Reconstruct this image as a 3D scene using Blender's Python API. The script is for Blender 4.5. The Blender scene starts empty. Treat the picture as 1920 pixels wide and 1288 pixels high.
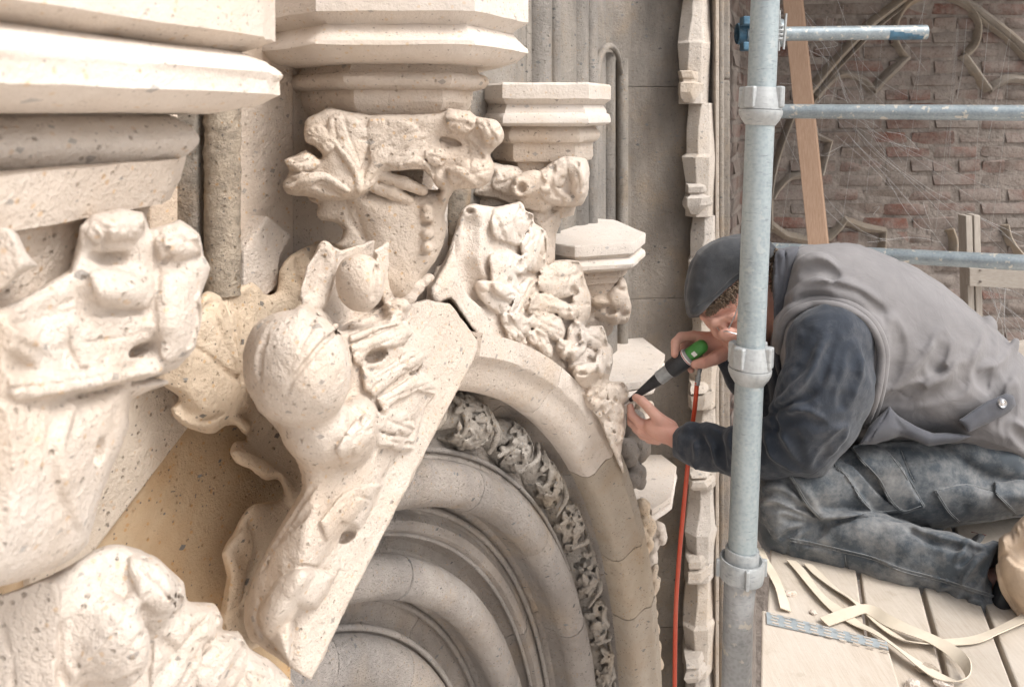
import bpy, bmesh, math, random
import numpy as np
from mathutils import Vector, Matrix

scene = bpy.context.scene
R = math.radians
random.seed(7)
rng = np.random.default_rng(11)

# ------------------------------------------------------------------ camera
# a 28 mm lens held level beside the arch, the frame shifted downwards
FPX = 1920 * 28.0 / 36.0          # focal length in photograph pixels
HZ = 215.0                        # row of the horizon
cam_data = bpy.data.cameras.new('camera')
cam = bpy.data.objects.new('camera', cam_data)
scene.collection.objects.link(cam)
cam.location = (0, 0, 0)
cam.rotation_euler = (R(90), 0, 0)
cam_data.lens = 28.0
cam_data.sensor_width = 36.0
cam_data.shift_y = -(644.0 - HZ) / 1920.0
cam_data.clip_start = 0.02
cam_data.clip_end = 200.0
cam_data.dof.use_dof = True
cam_data.dof.focus_distance = 1.45
cam_data.dof.aperture_fstop = 10.0
scene.camera = cam

# ------------------------------------------------------------------ sky and sun
SUN_TO = Vector((0.60, -0.42, 0.88)).normalized()      # towards the sun
world = bpy.data.worlds.new('World')
scene.world = world
world.use_nodes = True
wn, wl = world.node_tree.nodes, world.node_tree.links
wn.clear()
w_out = wn.new('ShaderNodeOutputWorld')
w_bg = wn.new('ShaderNodeBackground')
w_sky = wn.new('ShaderNodeTexSky')
w_sky.sky_type = 'NISHITA'
w_sky.sun_disc = False
w_sky.sun_elevation = math.asin(SUN_TO.z)
w_sky.sun_rotation = math.atan2(SUN_TO.x, SUN_TO.y)
w_sky.air_density = 1.0
w_sky.dust_density = 6.0
w_sky.ozone_density = 1.0
w_hs = wn.new('ShaderNodeHueSaturation')
w_hs.inputs['Saturation'].default_value = 0.35
w_bg.inputs['Strength'].default_value = 0.15
wl.new(w_sky.outputs[0], w_hs.inputs['Color'])
wl.new(w_hs.outputs[0], w_bg.inputs['Color'])
wl.new(w_bg.outputs[0], w_out.inputs['Surface'])

sun_data = bpy.data.lights.new('sun', 'SUN')
sun_data.energy = 1.1
sun_data.angle = R(22)
sun_data.color = (1.0, 0.975, 0.95)
sun = bpy.data.objects.new('sun', sun_data)
scene.collection.objects.link(sun)
sun.rotation_euler = SUN_TO.to_track_quat('Z', 'Y').to_euler()

scene.view_settings.view_transform = 'Standard'
scene.view_settings.look = 'None'
scene.view_settings.exposure = 0.74
scene.view_settings.gamma = 1.0
scene.view_settings.use_curve_mapping = False
scene.cycles.max_bounces = 14
scene.cycles.diffuse_bounces = 9
# ------------------------------------------------------------------ helpers
def P(px, py, d):
    """place a point: picture column and row, metres from the camera"""
    return np.array([(px - 960.0) / FPX * d, d, -(py - HZ) / FPX * d])

def link(o):
    scene.collection.objects.link(o)
    return o

def tag(o, label=None, cat=None, group=None, kind=None):
    if label: o['label'] = label
    if cat: o['category'] = cat
    if group: o['group'] = group
    if kind: o['kind'] = kind
    return o

def thing(name, label, cat, loc=(0, 0, 0), group=None):
    o = bpy.data.objects.new(name, None)
    o.empty_display_size = 0.05
    o.location = Vector([float(v) for v in loc])
    link(o)
    return tag(o, label, cat, group)

def wloc(o):
    v = Vector((0, 0, 0))
    while o is not None:
        v = v + o.location
        o = o.parent
    return v

def mesh(name, verts, faces, mat, parent=None, smooth=False, auto=None, loc=None):
    """verts in world space; the object's origin goes to the centre of its base"""
    V = np.asarray(verts, dtype=np.float64)
    if loc is None:
        lo, hi = V.min(0), V.max(0)
        loc = ((lo[0] + hi[0]) / 2, (lo[1] + hi[1]) / 2, lo[2])
    loc = np.asarray(loc, dtype=np.float64)
    me = bpy.data.meshes.new(name)
    if isinstance(faces, np.ndarray):
        n = len(faces); k = faces.shape[1]
        me.vertices.add(len(V)); me.vertices.foreach_set('co', (V - loc).astype(np.float32).ravel())
        me.loops.add(n * k); me.loops.foreach_set('vertex_index', faces.astype(np.int32).ravel())
        me.polygons.add(n)
        me.polygons.foreach_set('loop_start', np.arange(0, n * k, k, dtype=np.int32))
        me.update(calc_edges=True)
        me.validate()
    else:
        me.from_pydata([tuple(v) for v in (V - loc)], [], [tuple(int(i) for i in f) for f in faces])
        me.update()
    o = bpy.data.objects.new(name, me)
    if mat is not None: me.materials.append(mat)
    if smooth:
        me.polygons.foreach_set('use_smooth', np.ones(len(me.polygons), dtype=bool))
        if auto is not None:
            try:
                me.set_sharp_from_angle(angle=R(auto))
            except Exception:
                pass
    link(o)
    if parent is not None:
        o.parent = parent
        loc = loc - np.array(wloc(parent))
    o.location = Vector([float(v) for v in loc])
    return o

class MB:
    """collects shapes for one mesh"""
    def __init__(s): s.v = []; s.f = []
    def add(s, V, F):
        n = len(s.v); s.v += [tuple(map(float, p)) for p in V]
        s.f += [tuple(int(i) + n for i in q) for q in F]
        return s
    def box(s, c, size, rz=0.0, ax=None):
        """ax: three unit vectors"""
        if ax is None:
            ax = (np.array([math.cos(rz), math.sin(rz), 0]), np.array([-math.sin(rz), math.cos(rz), 0]), np.array([0, 0, 1.0]))
        c = np.asarray(c, float); h = np.asarray(size, float) / 2
        V = [c + ax[0] * h[0] * a + ax[1] * h[1] * b + ax[2] * h[2] * e for e in (-1, 1) for b in (-1, 1) for a in (-1, 1)]
        F = [(0, 2, 3, 1), (4, 5, 7, 6), (0, 1, 5, 4), (2, 6, 7, 3), (0, 4, 6, 2), (1, 3, 7, 5)]
        return s.add(V, F)
    def tube(s, pts, r, n=16, cap=True, flat=None):
        """tube along a line; r number or list; flat=(width factor, thickness factor, up)"""
        pts = [np.asarray(p, float) for p in pts]; m = len(pts)
        rr = [r] * m if not hasattr(r, '__len__') else list(r)
        V = []; up = None
        for i in range(m):
            tg = pts[min(i + 1, m - 1)] - pts[max(i - 1, 0)]; L = np.linalg.norm(tg); tg = tg / (L if L > 1e-9 else 1)
            if up is None:
                a = np.array([0, 0, 1.0]) if abs(tg[2]) < 0.9 else np.array([1.0, 0, 0])
                x = np.cross(a, tg)
            else:
                x = up - tg * (up @ tg)
            x /= np.linalg.norm(x); y = np.cross(tg, x); up = x
            for k in range(n):
                q = 2 * math.pi * k / n
                V.append(pts[i] + rr[i] * (x * math.cos(q) + y * math.sin(q)))
        F = [(i * n + k, i * n + (k + 1) % n, (i + 1) * n + (k + 1) % n, (i + 1) * n + k) for i in range(m - 1) for k in range(n)]
        if cap: F += [tuple(range(n - 1, -1, -1)), tuple((m - 1) * n + k for k in range(n))]
        return s.add(V, F)
    def lathe(s, prof, o, ax=(0, 0, 1), n=28, hole=False):
        """prof (r, h) along axis ax from o; closed loop if hole"""
        ax = np.asarray(ax, float); ax = ax / np.linalg.norm(ax); o = np.asarray(o, float)
        a = np.array([1.0, 0, 0]) if abs(ax[0]) < 0.9 else np.array([0, 1.0, 0])
        x = np.cross(ax, a); x /= np.linalg.norm(x); y = np.cross(ax, x)
        m = len(prof); V = []
        for r, h in prof:
            for k in range(n):
                q = 2 * math.pi * k / n
                V.append(o + ax * h + r * (x * math.cos(q) + y * math.sin(q)))
        F = [(i * n + k, i * n + (k + 1) % n, ((i + 1) % m) * n + (k + 1) % n, ((i + 1) % m) * n + k) for i in range(m if hole else m - 1) for k in range(n)]
        if not hole: F += [tuple(range(n - 1, -1, -1)), tuple((m - 1) * n + k for k in range(n))]
        return s.add(V, F)
    def prism(s, poly, vec):
        """extrude a planar polygon along vec"""
        poly = [np.asarray(p, float) for p in poly]; n = len(poly); vec = np.asarray(vec, float)
        V = poly + [p + vec for p in poly]
        F = [tuple(range(n - 1, -1, -1)), tuple(range(n, 2 * n))] + [(i, (i + 1) % n, n + (i + 1) % n, n + i) for i in range(n)]
        return s.add(V, F)
    def grid(s, rows, closed_u=False, closed_v=False):
        m = len(rows); n = len(rows[0]); V = [p for r in rows for p in r]
        F = [(i * n + k, i * n + (k + 1) % n, ((i + 1) % m) * n + (k + 1) % n, ((i + 1) % m) * n + k)
             for i in range(m if closed_u else m - 1) for k in range(n if closed_v else n - 1)]
        return s.add(V, F)
    def build(s, name, mat, parent=None, smooth=False, auto=None, fix=True, bevel=0.0, seg=2):
        o = mesh(name, s.v, s.f, mat, parent, smooth, auto)
        if fix:
            bm = bmesh.new(); bm.from_mesh(o.data)
            bmesh.ops.recalc_face_normals(bm, faces=bm.faces[:])
            bm.to_mesh(o.data); bm.free()
            if smooth:
                o.data.polygons.foreach_set('use_smooth', np.ones(len(o.data.polygons), dtype=bool))
                if auto is not None: o.data.set_sharp_from_angle(angle=R(auto))
        if bevel:
            b = o.modifiers.new('bevel', 'BEVEL'); b.width = bevel; b.segments = seg; b.limit_method = 'ANGLE'; b.angle_limit = R(35)
        return o

def smooth_line(pts, n=8):
    """Catmull-Rom through the points"""
    p = np.asarray(pts, float)
    if len(p) < 3:
        return [p[0] + (p[-1] - p[0]) * t for t in np.linspace(0, 1, n + 1)]
    q = np.vstack([2 * p[0] - p[1], p, 2 * p[-1] - p[-2]])
    out = []
    for i in range(len(p) - 1):
        a, b, c, d = q[i:i + 4]
        for t in np.arange(n) / n:
            out.append(0.5 * (2 * b + (c - a) * t + (2 * a - 5 * b + 4 * c - d) * t * t + (3 * b - a - 3 * c + d) * t ** 3))
    out.append(p[-1])
    return out

# ------------------------------------------------------------------ sculpting: a block of stone or cloth carved in a fine lattice
def ZP(ox, oy, sc, pts):
    """points measured on an enlargement"""
    return [(ox + a / sc, oy + b / sc) for a, b in pts]

def smin(a, b, k):
    if k <= 0: return np.minimum(a, b)
    h = np.clip(0.5 + 0.5 * (b - a) / k, 0, 1)
    return b + (a - b) * h - k * h * (1 - h)

def smax(a, b, k): return -smin(-a, -b, k)

def poly_dist(U, V, poly):
    """signed distance to a polygon (negative inside)"""
    p = np.asarray(poly, float); n = len(p)
    d = np.full(U.shape, 1e9, np.float32); s = np.ones(U.shape, np.float32)
    for i in range(n):
        a = p[i]; b = p[i - 1]
        e = b - a; wx = U - a[0]; wy = V - a[1]
        t = np.clip((wx * e[0] + wy * e[1]) / max(e @ e, 1e-9), 0, 1)
        dx = wx - e[0] * t; dy = wy - e[1] * t
        d = np.minimum(d, dx * dx + dy * dy)
        c1 = V >= a[1]; c2 = V < b[1]; c3 = e[0] * wy > e[1] * wx
        flip = (c1 & c2 & c3) | (~c1 & ~c2 & ~c3)
        s = np.where(flip, -s, s)
    return s * np.sqrt(d)

def smooth_poly(poly, n=4):
    p = np.asarray(poly, float); m = len(p); out = []
    for i in range(m):
        a, b, c, d = p[i - 1], p[i], p[(i + 1) % m], p[(i + 2) % m]
        for t in np.arange(n) / n:
            out.append(0.5 * (2 * b + (c - a) * t + (2 * a - 5 * b + 4 * c - d) * t * t + (3 * b - a - 3 * c + d) * t ** 3))
    return out

class Vol:
    """u, v: picture columns and rows, w: depth in the same unit, 0 at D metres"""
    def __init__(s, u0, u1, v0, v1, w0, w1, D, h=4.0, hw=None):
        s.D = D; s.h = h; s.hw = hw or h
        s.u = np.arange(u0, u1 + h, h, dtype=np.float32)
        s.v = np.arange(v0, v1 + h, h, dtype=np.float32)
        s.w = np.arange(w0, w1 + s.hw, s.hw, dtype=np.float32)
        s.F = np.full((len(s.u), len(s.v), len(s.w)), 999.0, np.float32)
    def dw(s, d):                       # metres -> w
        return (d - s.D) * FPX / s.D
    def _blk(s, lo, hi):
        a = max(int((lo[0] - s.u[0]) / s.h), 0), min(int((hi[0] - s.u[0]) / s.h) + 2, len(s.u))
        b = max(int((lo[1] - s.v[0]) / s.h), 0), min(int((hi[1] - s.v[0]) / s.h) + 2, len(s.v))
        c = max(int((lo[2] - s.w[0]) / s.hw), 0), min(int((hi[2] - s.w[0]) / s.hw) + 2, len(s.w))
        if a[0] >= a[1] or b[0] >= b[1] or c[0] >= c[1]: return None
        return slice(*a), slice(*b), slice(*c)
    def _put(s, B, d, k, sub):
        if sub: s.F[B] = smax(s.F[B], -d, k)
        else: s.F[B] = smin(s.F[B], d, k)
    def ell(s, c, r, k=8, rot=0.0, sub=False, tilt=0.0):
        """ellipsoid; rot turns it in the picture plane, tilt about the vertical"""
        m = max(r) + k + 2 * s.h
        B = s._blk([c[i] - m for i in range(3)], [c[i] + m for i in range(3)])
        if B is None: return s
        x = (s.u[B[0]] - c[0])[:, None, None]; y = (s.v[B[1]] - c[1])[None, :, None]; z = (s.w[B[2]] - c[2])[None, None, :]
        if rot:
            q = math.radians(rot); x, y = x * math.cos(q) + y * math.sin(q), -x * math.sin(q) + y * math.cos(q)
        if tilt:
            q = math.radians(tilt); x, z = x * math.cos(q) + z * math.sin(q), -x * math.sin(q) + z * math.cos(q)
        k0 = np.sqrt((x / r[0]) ** 2 + (y / r[1]) ** 2 + (z / r[2]) ** 2)
        k1 = np.sqrt((x / r[0] ** 2) ** 2 + (y / r[1] ** 2) ** 2 + (z / r[2] ** 2) ** 2) + 1e-6
        s._put(B, (k0 * (k0 - 1) / k1).astype(np.float32), k, sub)
        return s
    def tube(s, pts, r, k=6, sub=False, n=0, flat=1.0):
        """round bar through (u, v, w) points with radius r (number or list)"""
        rr = list(r) if hasattr(r, '__len__') else [r] * len(pts)
        q = [tuple(p) + (a,) for p, a in zip(pts, rr)]
        if n: q = smooth_line(q, n)
        q = [np.asarray(p, float) for p in q]
        for a, b in zip(q[:-1], q[1:]):
            m = max(a[3], b[3]) / min(flat, 1) + k + 2 * s.h
            B = s._blk([min(a[i], b[i]) - m for i in range(3)], [max(a[i], b[i]) + m for i in range(3)])
            if B is None: continue
            x = (s.u[B[0]] - a[0])[:, None, None]; y = (s.v[B[1]] - a[1])[None, :, None]; z = (s.w[B[2]] - a[2])[None, None, :]
            e = b - a; L = max(e[0] ** 2 + e[1] ** 2 + e[2] ** 2, 1e-6)
            t = np.clip((x * e[0] + y * e[1] + z * e[2]) / L, 0, 1)
            d = np.sqrt((x - e[0] * t) ** 2 + (y - e[1] * t) ** 2 + ((z - e[2] * t) * flat) ** 2) - (a[3] + e[3] * t)
            s._put(B, d.astype(np.float32), k, sub)
        return s
    def slab(s, poly, w0, th, bulge=0.0, br=40.0, su=0.0, sv=0.0, c=None, k=8, e=8, sub=False, smooth=0, fn=None, g=None):
        """plate with a traced outline: front face at w0 (+ slopes su, sv about c, + fn), th thick,
        its middle raised by bulge towards the viewer over a rim of br, edges rounded by e"""
        p = np.asarray(smooth_poly(poly, smooth) if smooth else poly, float)
        if c is None: c = p.mean(0)
        m = k + e + 3 * s.h
        lo, hi = p.min(0) - m, p.max(0) + m
        B0 = s._blk([lo[0], lo[1], s.w[0]], [hi[0], hi[1], s.w[-1]])
        if B0 is None: return s
        U = s.u[B0[0]][:, None]; V = s.v[B0[1]][None, :]
        U, V = np.broadcast_arrays(U, V)
        d2 = poly_dist(U, V, p)
        fr = w0 + su * (U - c[0]) + sv * (V - c[1])
        if bulge:
            t = np.clip(-d2 / br, 0, 1)
            fr = fr - bulge * np.sqrt(np.clip(1 - (1 - t) ** 2, 0, 1))
        if fn is not None: fr = fr + fn(U, V)
        if g is None: g = math.sqrt(1 + su * su + sv * sv)
        lo_w = float(fr.min()) - m; hi_w = float(fr.max()) + th + m
        B = s._blk([lo[0], lo[1], lo_w], [hi[0], hi[1], hi_w])
        if B is None: return s
        z = s.w[B[2]][None, None, :]
        f3 = fr[:, :, None]
        d = smax((f3 - z) / g, (z - f3 - th) / g, min(e, th * 0.5))
        d = smax(d, d2[:, :, None] + 0 * z, e)
        s._put(B, d.astype(np.float32), k, sub)
        return s
    def surf(s, u, v, dflt=None):
        i = int(round((u - s.u[0]) / s.h)); j = int(round((v - s.v[0]) / s.h))
        if not (0 <= i < len(s.u) and 0 <= j < len(s.v)): return dflt
        col = s.F[i, j]; q = np.nonzero(col < 0)[0]
        if len(q) == 0: return dflt
        a = q[0]
        if a == 0: return float(s.w[0])
        return float(s.w[a - 1] + s.hw * col[a - 1] / (col[a - 1] - col[a]))
    def stroke(s, pts, r, off=0.0, k=6, sub=False, n=6, taper=True):
        """run a ridge (or, with sub, a groove) over the surface; pts in the picture plane"""
        q = smooth_line([(p[0], p[1]) for p in pts], n) if len(pts) > 1 else [np.array(pts[0], float)]
        w = [s.surf(p[0], p[1]) for p in q]
        ok = [i for i, x in enumerate(w) if x is not None]
        if not ok: return s
        w = np.interp(range(len(q)), ok, [w[i] for i in ok])
        for _ in range(2):
            if len(w) > 2: w[1:-1] = (w[:-2] + w[1:-1] * 2 + w[2:]) / 4
        m = len(q)
        rr = [r * (1 if not taper else 0.45 + 0.55 * math.sin(math.pi * (i + 0.5) / m)) for i in range(m)]
        P3 = [(q[i][0], q[i][1], w[i] + off) for i in range(m)]
        if m == 1: return s.ell(P3[0], (r, r, r), k, sub=sub)
        return s.tube(P3, rr, k, sub)
    def ridge(s, pts, r, off=0.0, **kw): return s.stroke(pts, r, off, **kw)
    def groove(s, pts, r, off=0.0, **kw): return s.stroke(pts, r, off, sub=True, **kw)
    def pit(s, u, v, ru, rv, depth, rot=0.0, k=6):
        w = s.surf(u, v)
        if w is not None: s.ell((u, v, w), (ru, rv, depth), k, rot, sub=True)
        return s
    def bump(s, u, v, ru, rv, depth, rot=0.0, k=10, off=0.0):
        w = s.surf(u, v)
        if w is not None: s.ell((u, v, w + off), (ru, rv, depth), k, rot)
        return s
    def front(s, B0):
        """depth of the nearest surface for a block of columns"""
        blk = s.F[B0[0], B0[1]]
        ins = blk < 0
        a = ins.argmax(2); ok = ins.any(2) & (a > 0)
        a1 = np.clip(a, 1, None)
        f0 = np.take_along_axis(blk, (a1 - 1)[:, :, None], 2)[:, :, 0]; f1 = np.take_along_axis(blk, a1[:, :, None], 2)[:, :, 0]
        w = s.w[a1 - 1] + s.hw * f0 / np.where(np.abs(f0 - f1) < 1e-6, 1, f0 - f1)
        return w, ok
    def patch(s, poly, lift, e=2.0, k=1.0, smooth=0, depth=10.0, sub=False, bulge=0.0, br=12.0, tilt=(0.0, 0.0)):
        """a flat piece (pocket, flap) following the surface, raised by lift"""
        p = np.asarray(smooth_poly(poly, smooth) if smooth else poly, float)
        m = e + k + 3 * s.h
        lo, hi = p.min(0) - m, p.max(0) + m
        B0 = s._blk([lo[0], lo[1], s.w[0]], [hi[0], hi[1], s.w[-1]])
        if B0 is None: return s
        w, ok = s.front(B0)
        U, V = np.broadcast_arrays(s.u[B0[0]][:, None], s.v[B0[1]][None, :])
        d2 = np.where(ok, poly_dist(U, V, p), 50)
        if not ok.any(): return s
        wm = float(w[ok].mean())
        w = np.where(ok, w, wm)
        B = s._blk([lo[0], lo[1], float(w[ok].min()) - lift - abs(bulge) - 40], [hi[0], hi[1], float(w[ok].max()) + depth + 20])
        # even out the surface under the piece
        for _ in range(3):
            w = (w + np.roll(w, 1, 0) + np.roll(w, -1, 0) + np.roll(w, 1, 1) + np.roll(w, -1, 1)) / 5
        fr = w - lift
        if bulge:
            t = np.clip(-d2 / br, 0, 1); fr = fr - bulge * np.sqrt(np.clip(1 - (1 - t) ** 2, 0, 1))
        c = p.mean(0); fr = fr + tilt[0] * (U - c[0]) + tilt[1] * (V - c[1])
        lift = lift + abs(bulge)
        z = s.w[B[2]][None, None, :]; f3 = fr[:, :, None]
        d = smax((f3 - z) * 0.8, (z - f3 - lift - depth) * 0.8, 1.0)
        d = smax(d, d2[:, :, None] + 0 * z, e)
        s._put(B, d.astype(np.float32), k, sub)
        return s
    def rough(s, amp, cell, seed=1):
        """uneven chiselled surface"""
        g = np.random.default_rng(seed)
        ax = [s.u, s.v, s.w]
        cs = [max(int((a[-1] - a[0]) / cell) + 3, 3) for a in ax]
        L = g.standard_normal(cs).astype(np.float32)
        for d in range(3):
            x = (ax[d] - ax[d][0]) / cell; i = x.astype(int); t = (x - i).astype(np.float32); t = t * t * (3 - 2 * t)
            sh = [1, 1, 1]; sh[d] = -1; t = t.reshape(sh)
            L = np.take(L, i, axis=d) * (1 - t) + np.take(L, i + 1, axis=d) * t
        s.F += amp * L
        return s
    def mesh(s, name, mat, parent=None, split=None):
        F = s.F
        F[0] = F[-1] = 99; F[:, 0] = F[:, -1] = 99; F[:, :, 0] = F[:, :, -1] = 99
        ins = F < 0
        cnt = np.zeros(tuple(n - 1 for n in F.shape), np.int8)
        for a in (0, 1):
            for b in (0, 1):
                for c in (0, 1):
                    cnt += ins[a:F.shape[0] - 1 + a, b:F.shape[1] - 1 + b, c:F.shape[2] - 1 + c]
        act = (cnt > 0) & (cnt < 8)
        I = np.argwhere(act)
        idx = np.full(act.shape, -1, np.int32); idx[act] = np.arange(len(I))
        acc = np.zeros((len(I), 3)); num = np.zeros(len(I))
        cor = [(a, b, c) for a in (0, 1) for b in (0, 1) for c in (0, 1)]
        fv = {c: F[I[:, 0] + c[0], I[:, 1] + c[1], I[:, 2] + c[2]].astype(np.float64) for c in cor}
        for p in cor:
            for d in range(3):
                if p[d] == 0:
                    q = list(p); q[d] = 1; q = tuple(q)
                    fa, fb = fv[p], fv[q]; cr = (fa < 0) != (fb < 0)
                    t = np.where(cr, fa / np.where(cr, fa - fb, 1), 0)
                    for e in range(3):
                        acc[:, e] += np.where(cr, p[e] + (t if e == d else 0), 0)
                    num += cr
        pos = I + acc / num[:, None]
        u = s.u[0] + pos[:, 0] * s.h; v = s.v[0] + pos[:, 1] * s.h; w = s.w[0] + pos[:, 2] * s.hw
        quads = []
        for d in range(3):
            sl0 = [slice(1, -1)] * 3; sl1 = [slice(1, -1)] * 3
            sl0[d] = slice(0, -1); sl1[d] = slice(1, None)
            A = ins[tuple(sl0)]; Bq = ins[tuple(sl1)]
            ch = np.argwhere(A != Bq)
            if len(ch) == 0: continue
            sg = A[tuple(ch.T)]
            e1, e2 = [(1, 2), (2, 0), (0, 1)][d]
            base = ch.copy(); base[:, e1] += 1; base[:, e2] += 1
            cs = []
            for (o1, o2) in ((-1, -1), (0, -1), (0, 0), (-1, 0)):
                c = base.copy(); c[:, e1] += o1; c[:, e2] += o2
                cs.append(idx[tuple(c.T)])
            Q = np.stack(cs, 1)
            Q[~sg] = Q[~sg][:, ::-1]
            quads.append(Q)
        Q = np.concatenate(quads); Q = Q[(Q >= 0).all(1)]
        d = s.D + w * s.D / FPX
        X = np.stack([(u - 960) / FPX * d, d, -(v - HZ) / FPX * d], 1)
        # (u, v, w) -> (x, -z, y) keeps the handedness mirrored twice: faces already point outwards after the flip below
        del s.F
        if split is not None:
            fu, fv = u[Q].mean(1), v[Q].mean(1)
            key = np.argmin([(fu - a) ** 2 + (fv - b) ** 2 for a, b in split], 0); out = []
            for k in range(len(split)):
                q = Q[key == k]
                if len(q) == 0: continue
                used, inv = np.unique(q.ravel(), return_inverse=True)
                out.append(mesh(name, X[used], inv.reshape(q.shape), mat, parent, smooth=True))
            return out
        return mesh(name, X, Q, mat, parent, smooth=True)
# ------------------------------------------------------------------ materials
class NT:
    def __init__(s, name, rough=0.8, spec=0.3):
        m = bpy.data.materials.new(name); m.use_nodes = True
        s.m = m; s.t = m.node_tree; s.n = s.t.nodes; s.l = s.t.links
        s.b = s.n['Principled BSDF']
        s.b.inputs['Roughness'].default_value = rough
        s.b.inputs['Specular IOR Level'].default_value = spec
        s.geo = s.n.new('ShaderNodeNewGeometry'); s.pos = s.geo.outputs['Position']
    def new(s, t, **kw):
        x = s.n.new(t)
        for k, v in kw.items(): setattr(x, k, v)
        return x
    def val(s, x, i, v):
        if hasattr(v, 'is_linked') or isinstance(v, bpy.types.NodeSocket): s.l.new(v, x.inputs[i])
        else: x.inputs[i].default_value = v
    def mapping(s, scale=(1, 1, 1), rot=(0, 0, 0), vec=None):
        x = s.new('ShaderNodeMapping')
        x.inputs['Scale'].default_value = scale; x.inputs['Rotation'].default_value = rot
        s.l.new(vec or s.pos, x.inputs['Vector']); return x.outputs[0]
    def noise(s, scale, detail=3, rough=0.55, vec=None, dist=0.0):
        x = s.new('ShaderNodeTexNoise')
        x.inputs['Scale'].default_value = scale; x.inputs['Detail'].default_value = detail
        x.inputs['Roughness'].default_value = rough; x.inputs['Distortion'].default_value = dist
        s.l.new(vec or s.pos, x.inputs['Vector']); return x.outputs['Fac']
    def vor(s, scale, vec=None, feature='F1', rnd=1.0):
        x = s.new('ShaderNodeTexVoronoi', feature=feature)
        x.inputs['Scale'].default_value = scale; x.inputs['Randomness'].default_value = rnd
        s.l.new(vec or s.pos, x.inputs['Vector']); return x
    def ramp(s, fac, stops, interp='LINEAR'):
        x = s.new('ShaderNodeValToRGB'); x.color_ramp.interpolation = interp
        e = x.color_ramp.elements
        while len(e) < len(stops): e.new(0.5)
        for i, (p, c) in enumerate(stops):
            e[i].position = p
            e[i].color = (c, c, c, 1) if not hasattr(c, '__len__') else (c[0], c[1], c[2], 1)
        s.l.new(fac, x.inputs[0]); return x.outputs[0]
    def mix(s, fac, a, b, mode='MIX'):
        x = s.new('ShaderNodeMix', data_type='RGBA', blend_type=mode)
        for i, v in ((0, fac), (6, a), (7, b)):
            if isinstance(v, bpy.types.NodeSocket): s.l.new(v, x.inputs[i])
            else: x.inputs[i].default_value = v if i == 0 else (v[0], v[1], v[2], 1)
        return x.outputs[2]
    def math(s, op, a, b=0.0, c=None):
        x = s.new('ShaderNodeMath', operation=op)
        for i, v in enumerate((a, b, c)):
            if v is None: continue
            if isinstance(v, bpy.types.NodeSocket): s.l.new(v, x.inputs[i])
            else: x.inputs[i].default_value = v
        return x.outputs[0]
    def distort(s, amt, scale):
        x = s.new('ShaderNodeTexNoise'); x.inputs['Scale'].default_value = scale; x.inputs['Detail'].default_value = 2
        s.l.new(s.pos, x.inputs['Vector'])
        a = s.new('ShaderNodeVectorMath', operation='SCALE'); s.l.new(x.outputs['Color'], a.inputs[0]); a.inputs['Scale'].default_value = amt
        b = s.new('ShaderNodeVectorMath', operation='ADD'); s.l.new(s.pos, b.inputs[0]); s.l.new(a.outputs[0], b.inputs[1])
        return b.outputs[0]
    def color(s, c):
        if isinstance(c, bpy.types.NodeSocket): s.l.new(c, s.b.inputs['Base Color'])
        else: s.b.inputs['Base Color'].default_value = (c[0], c[1], c[2], 1)
    def bump(s, h, strength=0.4, dist=0.002):
        x = s.new('ShaderNodeBump'); x.inputs['Strength'].default_value = strength; x.inputs['Distance'].default_value = dist
        s.l.new(h, x.inputs['Height'])
        prev = getattr(s, '_bump', None)
        if prev is not None: s.l.new(prev, x.inputs['Normal'])
        s._bump = x.outputs[0]
        s.l.new(x.outputs[0], s.b.inputs['Normal'])

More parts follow.
